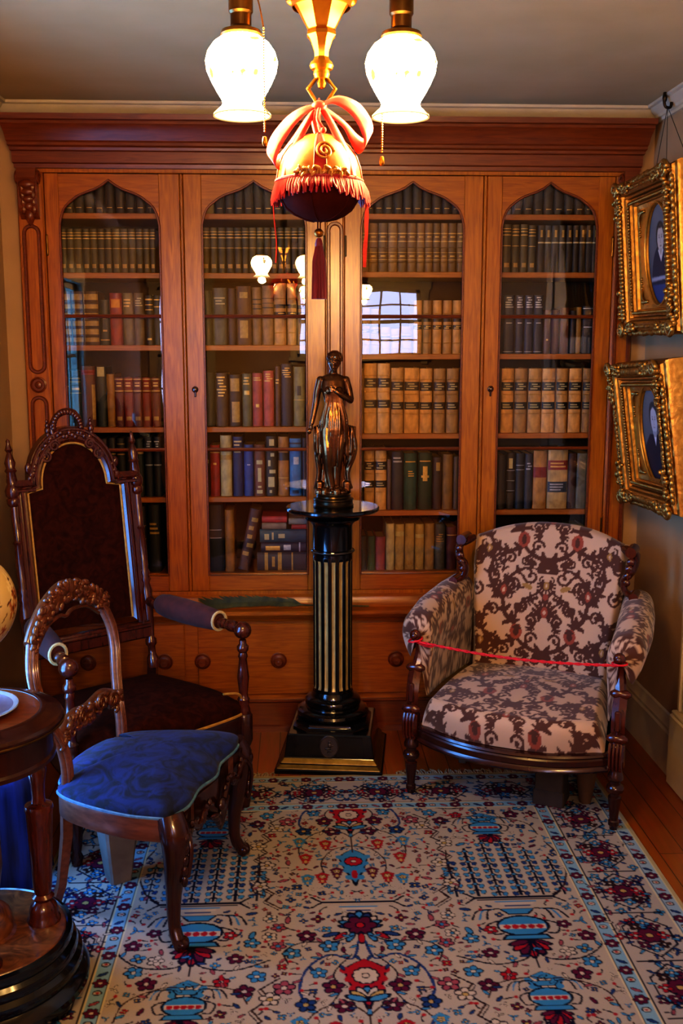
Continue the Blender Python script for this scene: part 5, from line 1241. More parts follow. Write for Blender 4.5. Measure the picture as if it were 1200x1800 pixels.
for sx in (-1, 1):          # cabriole front legs with scroll feet
    q = MB(); X, Y = sx*.262, -.205
    q.tube(bez([(X, Y, .385), (X+sx*.012, Y-.018, .33), (X+sx*.006, Y-.014, .25), (X-sx*.006, Y-.002, .15), (X-sx*.004, Y-.002, .07), (X+sx*.006, Y-.016, .03), (X+sx*.008, Y-.022, .0225)], 5),
           [lerp(.036, .041, k/5) for k in range(5)]+[lerp(.040, .031, k/5) for k in range(5)]+[lerp(.031, .021, k/5) for k in range(5)]+[lerp(.021, .017, k/5) for k in range(5)]+[.017, .017, .018, .018, .018]+[.018, .017, .017, .016, .016]+[.016], 12)
    q.tube([(X+sx*.008-.016, Y-.026, .0235), (X+sx*.008+.016, Y-.026, .0235)], .0165, 12); q.ell((X+sx*.008, Y-.03, .0235), (.02, .018, .0168), 8, 10)
    for k in range(5): q.ell((X+sx*.014, Y-.05+.002*k, .33-.03*k), (.017-.002*k, .010, .018), 6, 8)
    q.tube(bez([(X-sx*.026, Y-.03, .36), (X-.0*sx, Y-.058, .30), (X+sx*.008, Y-.05, .22)], 5), .006, 6)
    q.build('leg', MAHOGD, bc, smooth=60)
    q = MB(); q.tube([(sx*.178, .135, .40), (sx*.178, .142, .25), (sx*.176, .165, .10), (sx*.174, .195, .0065)], [.021, .019, .016, .0145], 4); q.build('leg', WPK, bc, smooth=30)
STP = [(.180, .135, .38), (.178, .135, .45), (.186, .145, .52), (.218, .165, .60), (.243, .178, .68), (.242, .190, .75), (.212, .202, .815)]
for sx in (-1, 1):          # moulded back stiles curving in to the crest
    q = MB(); c_ = bez([(sx*a, b, z) for a, b, z in STP], 6); m = len(c_); rad = [.020]*m
    q.tube(c_, [.017]*m, 10, flat=(1.0, .8)); 
    for dx in (-.010, 0, .010): q.tube([(p.x+dx, p.y-.0135, p.z) for p in c_], .0045, 6)
    q.build('back_stile', WPK, bc, smooth=50)
def leafmass(q, path, wz, n, r, seed, yoff=-.012):
    rr = random.Random(seed); m = len(path)
    for k in range(n):
        p = path[rr.randrange(m)]; s_ = rr.uniform(.7, 1.25)
        q.ell((p.x+rr.uniform(-.01, .01), p.y+yoff+rr.uniform(-.006, .004), p.z+rr.uniform(-wz, wz)), (r*s_, r*.6, r*.55*s_), 5, 8, M=Matrix.Rotation(rr.uniform(0, PI), 3, 'Y'))
q = MB(); cr = bez([(-.225, .203, .81), (-.18, .208, .845), (-.10, .214, .885), (0, .218, .905), (.10, .214, .885), (.18, .208, .845), (.225, .203, .81)], 8)
m = len(cr); q.tube(cr, [lerp(.020, .034, math.sin(PI*k/(m-1))) for k in range(m)], 10, flat=(.62, 1.0), up=(0, 1, 0))
leafmass(q, cr, .030, 130, .016, 2); 
for k in range(7):
    a = (k-3)*.4; q.ell((.03*math.sin(a), .200, .902+.022*math.cos(a)), (.010, .009, .022), 6, 8, M=Matrix.Rotation(a, 3, 'Y'))
for sx in (-1, 1):
    for c_, r_ in (((sx*.06, .203, .895), .022), ((sx*.12, .199, .868), .018), ((sx*.17, .195, .84), .014)): q.tube(spiral(c_, (1, 0, 0), (0, 0, 1), r_, .003, 1.6, 22, 1.5), .005, 6)
q.tube(bez([(-.19, .198, .795), (-.12, .204, .835), (-.04, .208, .845), (0, .208, .835), (.04, .208, .845), (.12, .204, .835), (.19, .198, .795)], 6), .006, 6)
q.build('crest_rail', WALN, bc, smooth=60)
q = MB(); lr = bez([(-.185, .15, .52), (-.10, .156, .555), (0, .158, .545), (.10, .156, .555), (.185, .15, .52)], 8)
m = len(lr); q.tube(lr, [.030]*m, 10, flat=(.5, 1.0), up=(0, 1, 0)); leafmass(q, lr, .026, 80, .016, 6)
for sx in (-1, 1):
    q.tube(spiral((sx*.06, .138, .555), (1, 0, 0), (0, 0, 1), .026, .003, 1.6, 22, 1), .006, 6); q.tube(spiral((sx*.13, .135, .54), (1, 0, 0), (0, 0, 1), .022, .003, 1.6, 22, 1), .006, 6)
q.build('cross_rail', WALN, bc, smooth=60)
# grey prop and a blue glazed bundle beneath
def bw(x, y, z):
    t = R(75); return Vector((-.475+x*math.cos(t)-y*math.sin(t), -1.30+x*math.sin(t)+y*math.cos(t), z))
q = MB(); rows = [sq(.032, 0, .006), sq(.05, .16, .008), sq(.056, .29, .01), sq(.056, .31, .01)]; q.grid(rows, cv=True); q.add(rows[0], [tuple(range(8))]); q.add(rows[-1], [tuple(range(8))])
o = q.build('wooden_prop', noisy('grey_prop_wood', '#5c5650', '#726b63', 14, rough=.6), smooth=25); o.location = (-.555, -1.235, .0065); o.rotation_euler = (0, 0, R(30)); tag(o, 'tapered grey wooden prop leg under the blue velvet chair', 'support leg')

# ------------------------------------------------------------------ navy velvet footstool behind the round table
q = MB(); olv = [(.15*math.cos(2*PI*k/40), .15*math.sin(2*PI*k/40), 0) for k in range(40)]
NAV = noisy('navy_velvet_drape', '#081340', '#0f2a78', 8, (6, 6, .6), rough=.85)
rows = []
for z, s_, f in ((.0, 1.12, .09), (.08, 1.08, .08), (.18, 1.02, .05), (.29, .98, .02), (.325, .96, 0), (.345, .86, 0), (.352, .5, 0), (.354, .01, 0)):
    rows.append([(p[0]*s_*(1+f*math.sin(9*2*PI*k/40)), p[1]*s_*(1+f*math.sin(9*2*PI*k/40)), z) for k, p in enumerate(olv)])
q.grid(rows, cv=True); o = q.build('footstool', NAV, smooth=180); o.location = (-.95, -1.17, .0)
tag(o, 'round navy velvet footstool with draped sides behind the round table', 'footstool')

# ------------------------------------------------------------------ round pedestal table
TX, TY = -.80, -1.78
tb = thing('pedestal_table', 'round dark wood pedestal table with inlaid base at the left edge', 'table', (TX, TY, 0))
q = MB(); q.lathe([(0, .738), (.168, .738), (.172, .741), (.0, .7412)], 64); q.mi = 0
q.build('table_top_inlay', noisy('table_top_walnut', '#5a2c12', '#7a3f1a', 7, (3, 12, 3), dist=1, rough=.3, coat=.35), tb, smooth=30)
q = MB(); q.lathe([(.166, .732), (.170, .742), (.176, .7435), (.186, .741), (.194, .737), (.206, .734), (.220, .729), (.2245, .722), (.224, .714), (.214, .706), (.204, .702), (.198, .695), (.198, .640), (.203, .634), (.203, .624), (.19, .618), (.0, .618)], 72)
q.build('table_rim', MAHOGD, tb, smooth=30)
q = MB(); q.tube([(.2255*math.cos(2*PI*k/72), .2255*math.sin(2*PI*k/72), .713) for k in range(72)], .0028, 6, closed=True); q.build('rim_bead', BRASSD, tb)
INL = noisy('inlaid_burl', '#3a1d0f', '#80502a', 14, dist=3, rough=.3, coat=.3)
q = MB(); q.lathe([(0, .618), (.045, .618), (.05, .60), (.038, .58), (.045, .52), (.06, .42), (.062, .34), (.05, .26), (.046, .24), (.06, .23), (.075, .215), (.082, .19), (.08, .17), (.09, .165), (.0, .165)], 32); q.build('centre_pillar', INL, tb, smooth=40)
for k in range(4):
    a = R(20+90*k); q = MB()
    q.lathe([(0, .62), (.014, .62), (.016, .60), (.026, .59), (.02, .58), (.024, .57), (.018, .535), (.016, .50), (.018, .485), (.034, .478), (.036, .468), (.034, .46), (.033, .45), (.024, .26), (.02, .24), (.028, .232), (.022, .222), (.032, .21), (.036, .195), (.036, .18), (.042, .172), (.042, .162), (0, .162)], 20, (.155*math.cos(a), .155*math.sin(a), 0))
    q.build('turned_column', MAHOG, tb, smooth=40)
q = MB(); q.lathe([(0, .166), (.205, .166), (.21, .162), (0.21, .158), (0, .158)], 64); q.build('base_inlay', INL, tb, smooth=30)
q = MB(); q.lathe([(.2, .160), (.212, .167), (.222, .163), (.225, .150), (.222, .138), (.232, .13), (.236, .118), (.234, .108), (.245, .098), (.247, .085), (.243, .072), (.255, .062), (.262, .05), (.262, .034), (.25, .03), (0, .03)], 72); q.build('base_drum', EBON, tb, smooth=30)
q = MB()
for k in range(4):
    a = R(65+90*k); q.lathe([(0, .0), (.03, .0), (.036, .008), (.036, .024), (.03, .032), (0, .032)], 18, (.22*math.cos(a), .22*math.sin(a), .0))
q.build('bun_feet', EBON, tb, smooth=40)
# ------------------------------------------------------------------ parlour lamp with painted globe, on a rimmed plate
pl = thing('plate', 'round plate with a bright silvery blue rim on the round table', 'plate', (TX, TY, .7438))
q = MB(); q.lathe([(0, .001), (.08, .001), (.098, .004), (.108, .009)], 48); q.build('plate_well', noisy('plate_grey_glaze', '#5a5560', '#6d6874', 12, rough=.25), pl, smooth=60)
q = MB(); q.lathe([(.108, .009), (.117, .0125), (.1205, .0125), (.121, .010), (.112, .005), (.07, -.001), (0, -.001)], 56); q.build('plate_rim', noisy('silver_rim', '#a9c0cc', '#c5d8e0', 20, metal=.5, rough=.2), pl, smooth=40)
GR = .129
gl = thing('parlour_lamp', 'oil lamp with cream globe shade painted with brown flowers, standing on the plate', 'lamp', (TX, TY, .7455))
q = MB(); q.lathe([(0, 0), (.045, 0), (.047, .008), (.035, .014), (.018, .022), (.014, .05), (.018, .06), (.036, .075), (.05, .095), (.05, .115), (.034, .128), (.022, .132), (.022, .142), (.034, .146), (.034, .152), (0, .152)], 32); q.build('lamp_font', BRASSD, gl, smooth=40)
GC = Canvas(-PI, PI, 0, 1, .006, '#b39a62')
for k in range(36):
    a = RNG.uniform(-PI, PI); h = RNG.uniform(.12, .9); r_ = RNG.uniform(.05, .1)
    for j in range(5):
        b = j*2*PI/5+k; GC.ell(a+r_*math.cos(b), h+r_*.5*math.sin(b), r_*.7, r_*.32, '#8a4a1c' if k % 2 else '#c9b27a', b)
    GC.ell(a, h, r_*.5, r_*.25, '#5a2a10')
for k in range(60):
    a = RNG.uniform(-PI, PI); h = RNG.uniform(.05, .95); GC.line(cr2([(a, h), (a+.12, h+.05), (a+.15, h+.12), (a+.3, h+.15)], 5), .018, '#4a2610' if k % 4 else '#15110d')
q = MB(); rows = []; uvs = []; nn = 180
for i in range(91):
    t = i/90; ph = lerp(.32, PI-.30, t)
    r_ = GR*math.sin(ph); z = .262-GR*math.cos(ph)
    for_row = [(r_*math.cos(2*PI*k/nn-PI), r_*math.sin(2*PI*k/nn-PI), z) for k in range(nn+1)]
    rows.append(for_row); uvs += [(2*PI*k/nn-PI, t) for k in range(nn+1)]
q.grid(rows); o = q.build('globe_shade', attrmat('painted_globe', bump=.02, rough=.25), gl, smooth=180); U = np.array(uvs); set_col(o.data, GC.sample(U[:, 0], U[:, 1]))
q = MB(); q.lathe([(.036, .376), (.04, .38), (.03, .384), (.024, .40), (.022, .47), (.0235, .47), (.026, .40)], 24); q.build('glass_chimney', noisy('smoky_chimney_glass', '#8a8478', '#9a9488', 5, rough=.1), gl, smooth=50)
# ------------------------------------------------------------------ gilt frames on the right wall
def portrait(kind):
    C = Canvas(-.17, .17, -.22, .22, .0015, '#7d8390')
    def E(*a, **k): C.ell(*a, **k)
    for k in range(60):
        t = k/59; C.ell(0, -.2+.4*t, .17, .05, tuple(np.array((.24, .25, .27))+np.array((.14, .14, .13))*t))
    if kind == 0:     # seated figure in a dark dress with white collar, hands together
        E(.0, -.09, .105, .13, '#1b1d2a'); C.poly([(-.13, -.22), (-.10, -.04), (-.05, .02), (.05, .02), (.10, -.04), (.13, -.22)], '#20222f')
        C.poly([(-.15, -.22), (-.15, -.12), (.15, -.12), (.15, -.22)], '#2c3a66'); C.poly([(-.12, -.105), (.12, -.098), (.12, -.085), (-.12, -.09)], '#8f93a3')
        E(0, .068, .050, .062, '#2b2420'); E(0, .060, .036, .050, '#b3a79a'); C.poly([(-.020, .02), (.020, .02), (.016, -.01), (-.016, -.01)], '#a09488')
        C.poly([(-.03, .015), (.0, -.03), (.03, .015), (.022, .022), (0, -.008), (-.022, .022)], '#c9c6c2'); C.line([(0, .112), (0, .10)], .004, '#b3a79a')
        C.line(cr2([(-.04, .09), (-.02, .108), (.0, .106), (.02, .108), (.04, .09)], 5), .013, '#2b2420'); hy = .066
    else:             # older figure in a dark coat, white neckcloth
        C.poly([(-.15, -.22), (-.125, -.05), (-.06, .0), (.06, .0), (.125, -.05), (.15, -.22)], '#1d1a26'); E(0, -.12, .12, .12, '#1d1a26')
        E(0, .072, .052, .064, '#2a2728'); E(0, .058, .038, .056, '#a8a8ae'); C.poly([(-.022, .01), (.022, .01), (.0, -.05)], '#c3c8d4')
        C.poly([(-.02, .012), (.02, .012), (.014, -.012), (-.014, -.012)], '#8d8d94'); C.line(cr2([(-.035, .10), (0, .118), (.035, .10)], 5), .014, '#2a2728'); hy = .062
    for sx in (-1, 1):
        E(sx*.014, hy, .0055, .0032, '#2a2624'); C.line([(sx*.007, hy+.009), (sx*.021, hy+.009)], .003, '#4a413b')
    C.line([(0, hy), (-.003, hy-.020), (.003, hy-.022)], .003, '#7a6f66'); C.line([(-.010, hy-.034), (.010, hy-.034)], .0035, '#5c4640')
    C.a = blur(C.a, 3); return C
PORT = attrmat('faded_portrait', bump=0, rough=.6, spec=.2)
def frame(name, label, loc, rot, W, H, kind, style):
    root = bpy.data.objects.new(name, None); COL.objects.link(root); root.location = loc; root.rotation_euler = rot; tag(root, label, 'picture', None)
    w, h = W/2, H/2; D = .105
    prof = [(0, D), (.0, .035), (.004, .024), (.012, .018), (.014, .008), (.020, .002), (.045, -.004), (.052, .002), (.054, .014), (.057, .010), (.061, .009), (.065, .012), (.067, .026), (.070, .021), (.075, .020), (.079, .023), (.081, .036), (.085, .031), (.090, .031), (.094, .034), (.096, .044), (.110, .048)]
    q = MB(); rows = []
    for d, y in prof: rows.append([(-w+d, y, -h+d), (w-d, y, -h+d), (w-d, y, h-d), (-w+d, y, h-d)])
    q.grid(rows, cv=True); q.add(rows[0], [(0, 1, 2, 3)])
    q.build('frame_moulding', GILT, root, smooth=25)
    # spandrel with oval opening
    a, b = .128, .178 if H > .54 else .17; n = 72; x0, z0 = w-.108, h-.108; q = MB(); inner = []; outer = []
    for k in range(n):
        t = 2*PI*(k+.5)/n; c_, s_ = math.cos(t), math.sin(t); inner.append((a*c_, .050, b*s_))
        f = min(x0/max(abs(c_), 1e-6), z0/max(abs(s_), 1e-6)); outer.append((c_*f, .048, s_*f))
    q.grid([outer, inner, [(p[0]*.985, .058, p[2]*.985) for p in inner]], cv=True)
    q.tube([(p[0]*1.02, .047, p[2]*1.02) for p in inner], .005, 6, closed=True)
    q.build('oval_mount', noisy('gilt_spandrel_'+name, '#a9762a', '#c4923c', 60, bump=.2, metal=.75, rough=.4), root, smooth=40)
    C = portrait(kind); q = MB(); rows = []
    for i in range(60):
        r_ = i/59; rows.append([(a*r_*math.cos(2*PI*k/150), .060, b*r_*math.sin(2*PI*k/150)) for k in range(150)])
    q.grid(rows, cv=True); p = q.build('portrait', PORT, root, smooth=0); v_ = verts_np(p.data); set_col(p.data, C.sample(v_[:, 0]*.165/a*.86, v_[:, 2]*.2/b))
    p['label'] = 'faded oval portrait in dark clothing'
    # applied ornament: running beads or leaves on the rails, clusters at the corners
    rr = random.Random(kind+2)
    for side in ('l', 'r', 'b', 't'):
        q = MB(); sg = -1 if side in 'lb' else 1; vert = side in 'lr'
        n_ = (30 if vert else 7) if style == 'bead' else (26 if vert else 24)
        for k in range(n_):
            t = (k+.5)/n_
            if style == 'bead':
                if vert: q.ell((sg*(w-.042), -.005, lerp(-h+.06, h-.06, t)), (.0125, .0115, .0115), 6, 10)
                else: q.ell((lerp(-w+.08, w-.08, t), .0, sg*(h-.034)), (.034, .009, .009), 5, 8)
            elif vert: q.tube(spiral((sg*(w-.034), -.006, lerp(-h+.06, h-.06, t)), (1, 0, 0), (0, 0, 1), .013, .003, 1.2, 9, t*40), .0046, 5)
            else: q.ell((lerp(-w+.06, w-.06, t), -.005, sg*(h-.034)), (.012, .008, .015), 5, 8, M=Matrix.Rotation(.5*sg, 3, 'Y'))
        q.build('running_ornament', GILT, root, smooth=180)
        q = MB(); n_ = 22
        for k in range(n_):          # leafy outer edge
            t = (k+.5)/n_; a_ = rr.uniform(-.6, .6)
            if vert: q.ell((sg*(w-.010+rr.uniform(-.003, .004)), .006, lerp(-h+.05, h-.05, t)), (.010, .010, .015), 5, 8, M=Matrix.Rotation(a_, 3, 'Y'))
            else: q.ell((lerp(-w+.05, w-.05, t), .006, sg*(h-.010+rr.uniform(-.003, .003))), (.015, .010, .010), 5, 8, M=Matrix.Rotation(a_, 3, 'Y'))
        q.build('leaf_edge', GILT, root, smooth=180)
        q = MB(); m_ = 34 if vert else 32      # small egg-and-leaf course on the inner cove
        for k in range(m_):
            t = (k+.5)/m_
            if vert: q.ell((sg*(w-.084), .014, lerp(-h+.09, h-.09, t)), (.006, .005, .0065), 5, 8)
            else: q.ell((lerp(-w+.09, w-.09, t), .014, sg*(h-.084)), (.0065, .005, .006), 5, 8)
        q.build('inner_course', GILT, root, smooth=180)
    for sx in (-1, 1):
        for sz in (-1, 1):
            q = MB(); cx_, cz_ = sx*(w-.028), sz*(h-.028)
            q.tube(spiral((cx_, -.014, cz_), (sx, 0, 0), (0, 0, sz), .030, .005, 1.5, 20), .009, 7)
            for ax_, az_ in ((.07, 0), (0, .07), (.115, .004), (.004, .115)): q.tube(spiral((cx_-sx*ax_, -.010, cz_-sz*az_), (sx, 0, 0), (0, 0, sz), .018, .004, 1.4, 16, ax_*30), .0062, 6)
            q.ell((cx_, -.016, cz_), (.012, .012, .012), 6, 10)
            for k in range(34):
                t = rr.uniform(0, .15); along = rr.random() < .5
                x = cx_+sx*.014-(sx*t if along else sx*rr.uniform(-.006, .03)); z = cz_+sz*.014-(sz*t if not along else sz*rr.uniform(-.006, .03))
                q.ell((x, rr.uniform(-.014, .0), z), (rr.uniform(.010, .017), .012, rr.uniform(.007, .012)), 5, 8, M=Matrix.Rotation(rr.uniform(0, PI), 3, 'Y'))
            q.build('corner_ornament', GILT, root, smooth=180)
            q = MB(); xx, zz = sx*(x0-.008), sz*(z0-.010)
            for k in range(11):
                t = k/10; q.ell((xx-sx*.062*t*(k % 2), .046, zz-sz*.085*t*((k+1) % 2)-sz*.004), (.009-.004*t, .006, .009-.003*t), 5, 8)
            q.tube(bez([(xx, .046, zz-sz*.06), (xx-sx*.012, .042, zz-sz*.02), (xx-sx*.045, .046, zz)], 4), .004, 6)
            q.build('spandrel_scroll', GILT, root, smooth=180)
    return root
RZ = R(-90)
p1 = frame('picture_frame', 'upper gilt frame with oval portrait of a person in dark dress and white collar', (1.245, -.425, 1.925), (R(5), 0, RZ), .585, .57, 0, 'bead')
p2 = frame('picture_frame', 'lower gilt frame with oval portrait of a person in a dark coat', (1.253, -.435, 1.275), (R(7.5), R(-2.5), RZ), .57, .545, 1, 'scroll')
# hook over the crown moulding and the two wires down to the upper frame
from mathutils import Euler
Mi = (Matrix.Translation((1.245, -.425, 1.925)) @ Euler((R(5), 0, RZ)).to_matrix().to_4x4()).inverted()
q = MB(); hk = Vector((1.352, -.255, 2.475))
HKM = noisy('dark_iron_hook', '#1d1712', '#2c231b', 40, metal=.7, rough=.4)
q.tube([Mi @ Vector(p) for p in bez([(1.395, -.255, 2.52), (1.375, -.255, 2.535), (1.352, -.255, 2.525), (1.348, -.255, 2.495), (1.354, -.255, 2.47), (1.372, -.255, 2.468), (1.376, -.255, 2.485)], 5)], .0055, 8)
q.ell(Mi @ Vector((1.35, -.255, 2.50)), (.009, .009, .016), 6, 8); q.build('hook', HKM, p1)
q = MB()
for y in (-.20, -.62): q.tube([Mi @ Vector((1.362, -.255, 2.47)), Mi @ Vector((1.335, y, 2.175))], .0012, 5)
q.tube([Mi @ Vector((1.362, -.255, 2.47)), Mi @ Vector((1.34, -.34, 2.19))], .0010, 5)
q.build('hanging_wire', HKM, p1)
# ------------------------------------------------------------------ the rug: painted in its own metres, u across, v from the far end toward the viewer
RX, RY0, RL, RW = .165, -.50, 2.05, .945
RC = Canvas(-RW, RW, 0, RL, .0022, '#988d7a', mirror=True)
NAVY, LBL, DBL, CRM, REDC, WINE, PINK, YEL, BRNR = '#06071a', '#2c7096', '#16305c', '#a99c86', '#8e121c', '#4a0c26', '#863d45', '#a08548', '#2c140e'
def flower(x, y, r, c1, c2=CRM, n=5, out=NAVY, C=RC):
    for j in range(n):
        b = j*2*PI/n+x*40; C.ell(x+r*.62*math.cos(b), y+r*.62*math.sin(b), r*.52, r*.46, out, b)
    for j in range(n):
        b = j*2*PI/n+x*40; C.ell(x+r*.62*math.cos(b), y+r*.62*math.sin(b), r*.36, r*.30, c1, b)
    C.ell(x, y, r*.36, r*.36, out); C.ell(x, y, r*.24, r*.24, c2)
def leaf(x, y, l, a, c, out=NAVY, wd=.36):
    cx_, cy_ = x+math.cos(a)*l*.5, y+math.sin(a)*l*.5; RC.ell(cx_, cy_, l*.56, l*wd*.62, out, a); RC.ell(cx_, cy_, l*.42, l*wd*.40, c, a)
def stem(pts, w=.006, c=NAVY, leaves=0, lc=LBL, ls=.026):
    L_ = cr2(pts, 8); RC.line(L_, w, c)
    for k in range(leaves):
        i = int((k+.5)/leaves*(len(L_)-2)); a = math.atan2(L_[i+1][1]-L_[i][1], L_[i+1][0]-L_[i][0]); leaf(L_[i][0], L_[i][1], ls, a+(.9 if k % 2 else -.9), [lc, DBL, PINK, CRM][k % 4] if lc == LBL else lc)
def flame(x, y, w, h, c, c2, up=1):
    def shp(s_): return cr2([(x, y-up*h*.1*s_), (x+w*.5*s_, y+up*h*.12), (x+w*.42*s_, y+up*h*.45), (x+w*.2*s_, y+up*h*.75*s_), (x, y+up*h*s_), (x-w*.2*s_, y+up*h*.75*s_), (x-w*.42*s_, y+up*h*.45), (x-w*.5*s_, y+up*h*.12), (x, y-up*h*.1*s_)], 5)
    RC.poly(shp(1.0), NAVY)
    for k in range(4):
        for sg in (-1, 1): RC.ell(x+sg*w*(.5-.1*k), y+up*h*(.15+.2*k), w*.14, h*.07, c, sg*.8*up)
    RC.poly(shp(.88), c); flower(x, y+up*h*.28, w*.32, c2); RC.ell(x, y+up*h*.66, w*.12, h*.12, c2)
def vase(x, y, s):
    """y = top of the vase, grows toward +v"""
    RC.poly([(x-.05*s, y), (x+.05*s, y), (x+.03*s, y+.03*s), (x-.03*s, y+.03*s)], NAVY); RC.poly([(x-.042*s, y+.004*s), (x+.042*s, y+.004*s), (x+.024*s, y+.026*s), (x-.024*s, y+.026*s)], LBL)
    RC.ell(x, y+.085*s, .072*s, .05*s, NAVY); RC.ell(x, y+.085*s, .064*s, .043*s, LBL); RC.poly([(x-.062*s, y+.078*s), (x+.062*s, y+.078*s), (x+.062*s, y+.10*s), (x-.062*s, y+.10*s)], CRM)
    for k in range(-2, 3): RC.ell(x+k*.022*s, y+.089*s, .010*s, .010*s, REDC)
    RC.poly([(x-.055*s, y+.125*s), (x+.055*s, y+.125*s), (x+.07*s, y+.15*s), (x-.07*s, y+.15*s)], NAVY); RC.poly([(x-.05*s, y+.13*s), (x+.05*s, y+.13*s), (x+.058*s, y+.145*s), (x-.058*s, y+.145*s)], LBL)
    for sg in (-1, 1):
        RC.line(cr2([(x+sg*.062*s, y+.06*s), (x+sg*.095*s, y+.08*s), (x+sg*.085*s, y+.12*s), (x+sg*.06*s, y+.12*s)], 5), .006*s, NAVY)
        for k in range(3): RC.line(cr2([(x+sg*.05*s, y), (x+sg*(.08+.014*k)*s, y+.008*s), (x+sg*(.09+.02*k)*s, y+.05*s)], 5), .006*s, LBL if k % 2 else NAVY)
    for k in range(-3, 4): leaf(x, y+.155*s, .075*s-.006*abs(k), PI/2+k*.42, REDC if k % 2 == 0 else WINE)
def willow(x, y, w, h):
    cols = [(-.40, .62), (-.24, .8), (-.08, .95), (.08, .95), (.24, .8), (.40, .62)]
    for i, (fx, fh) in enumerate(cols):
        x0 = x+fx*w; y1 = y+h*.5; y0 = y1-h*fh; RC.line([(x0, y0), (x0, y1)], .0085, NAVY); n = int(h*fh/.034)
        for k in range(n):
            yy = y0+(k+.4)*.034
            for sg in (-1, 1):
                RC.line([(x0, yy), (x0+sg*.012, yy+.010), (x0+sg*.019, yy+.026)], .0068, NAVY); RC.ell(x0+sg*.017, yy+.016, .0085, .012, NAVY, sg*.4); RC.ell(x0+sg*.017, yy+.016, .0065, .010, LBL if (k+i) % 3 else DBL, sg*.4)
            if k % 2 == 0: RC.ell(x0, yy+.004, .008, .008, NAVY); RC.ell(x0, yy+.004, .005, .005, LBL)
def bar(x, y, w, s=1):
    RC.line([(x-w, y), (x+w, y)], .012, NAVY); RC.line([(x-w*.96, y+.013), (x+w*.96, y+.013)], .004, NAVY)
    for sg in (-1, 1):
        RC.line([(x+sg*w, y), (x+sg*(w+.03), y-.028)], .007, NAVY); RC.line([(x+sg*w, y), (x+sg*(w+.03), y+.028)], .007, NAVY)
    for k, c in enumerate((LBL, CRM, DBL)): RC.line([(x-w*(.5-.1*k), y+.024+.011*k), (x+w*(.5-.1*k), y+.024+.011*k)], .008, c)
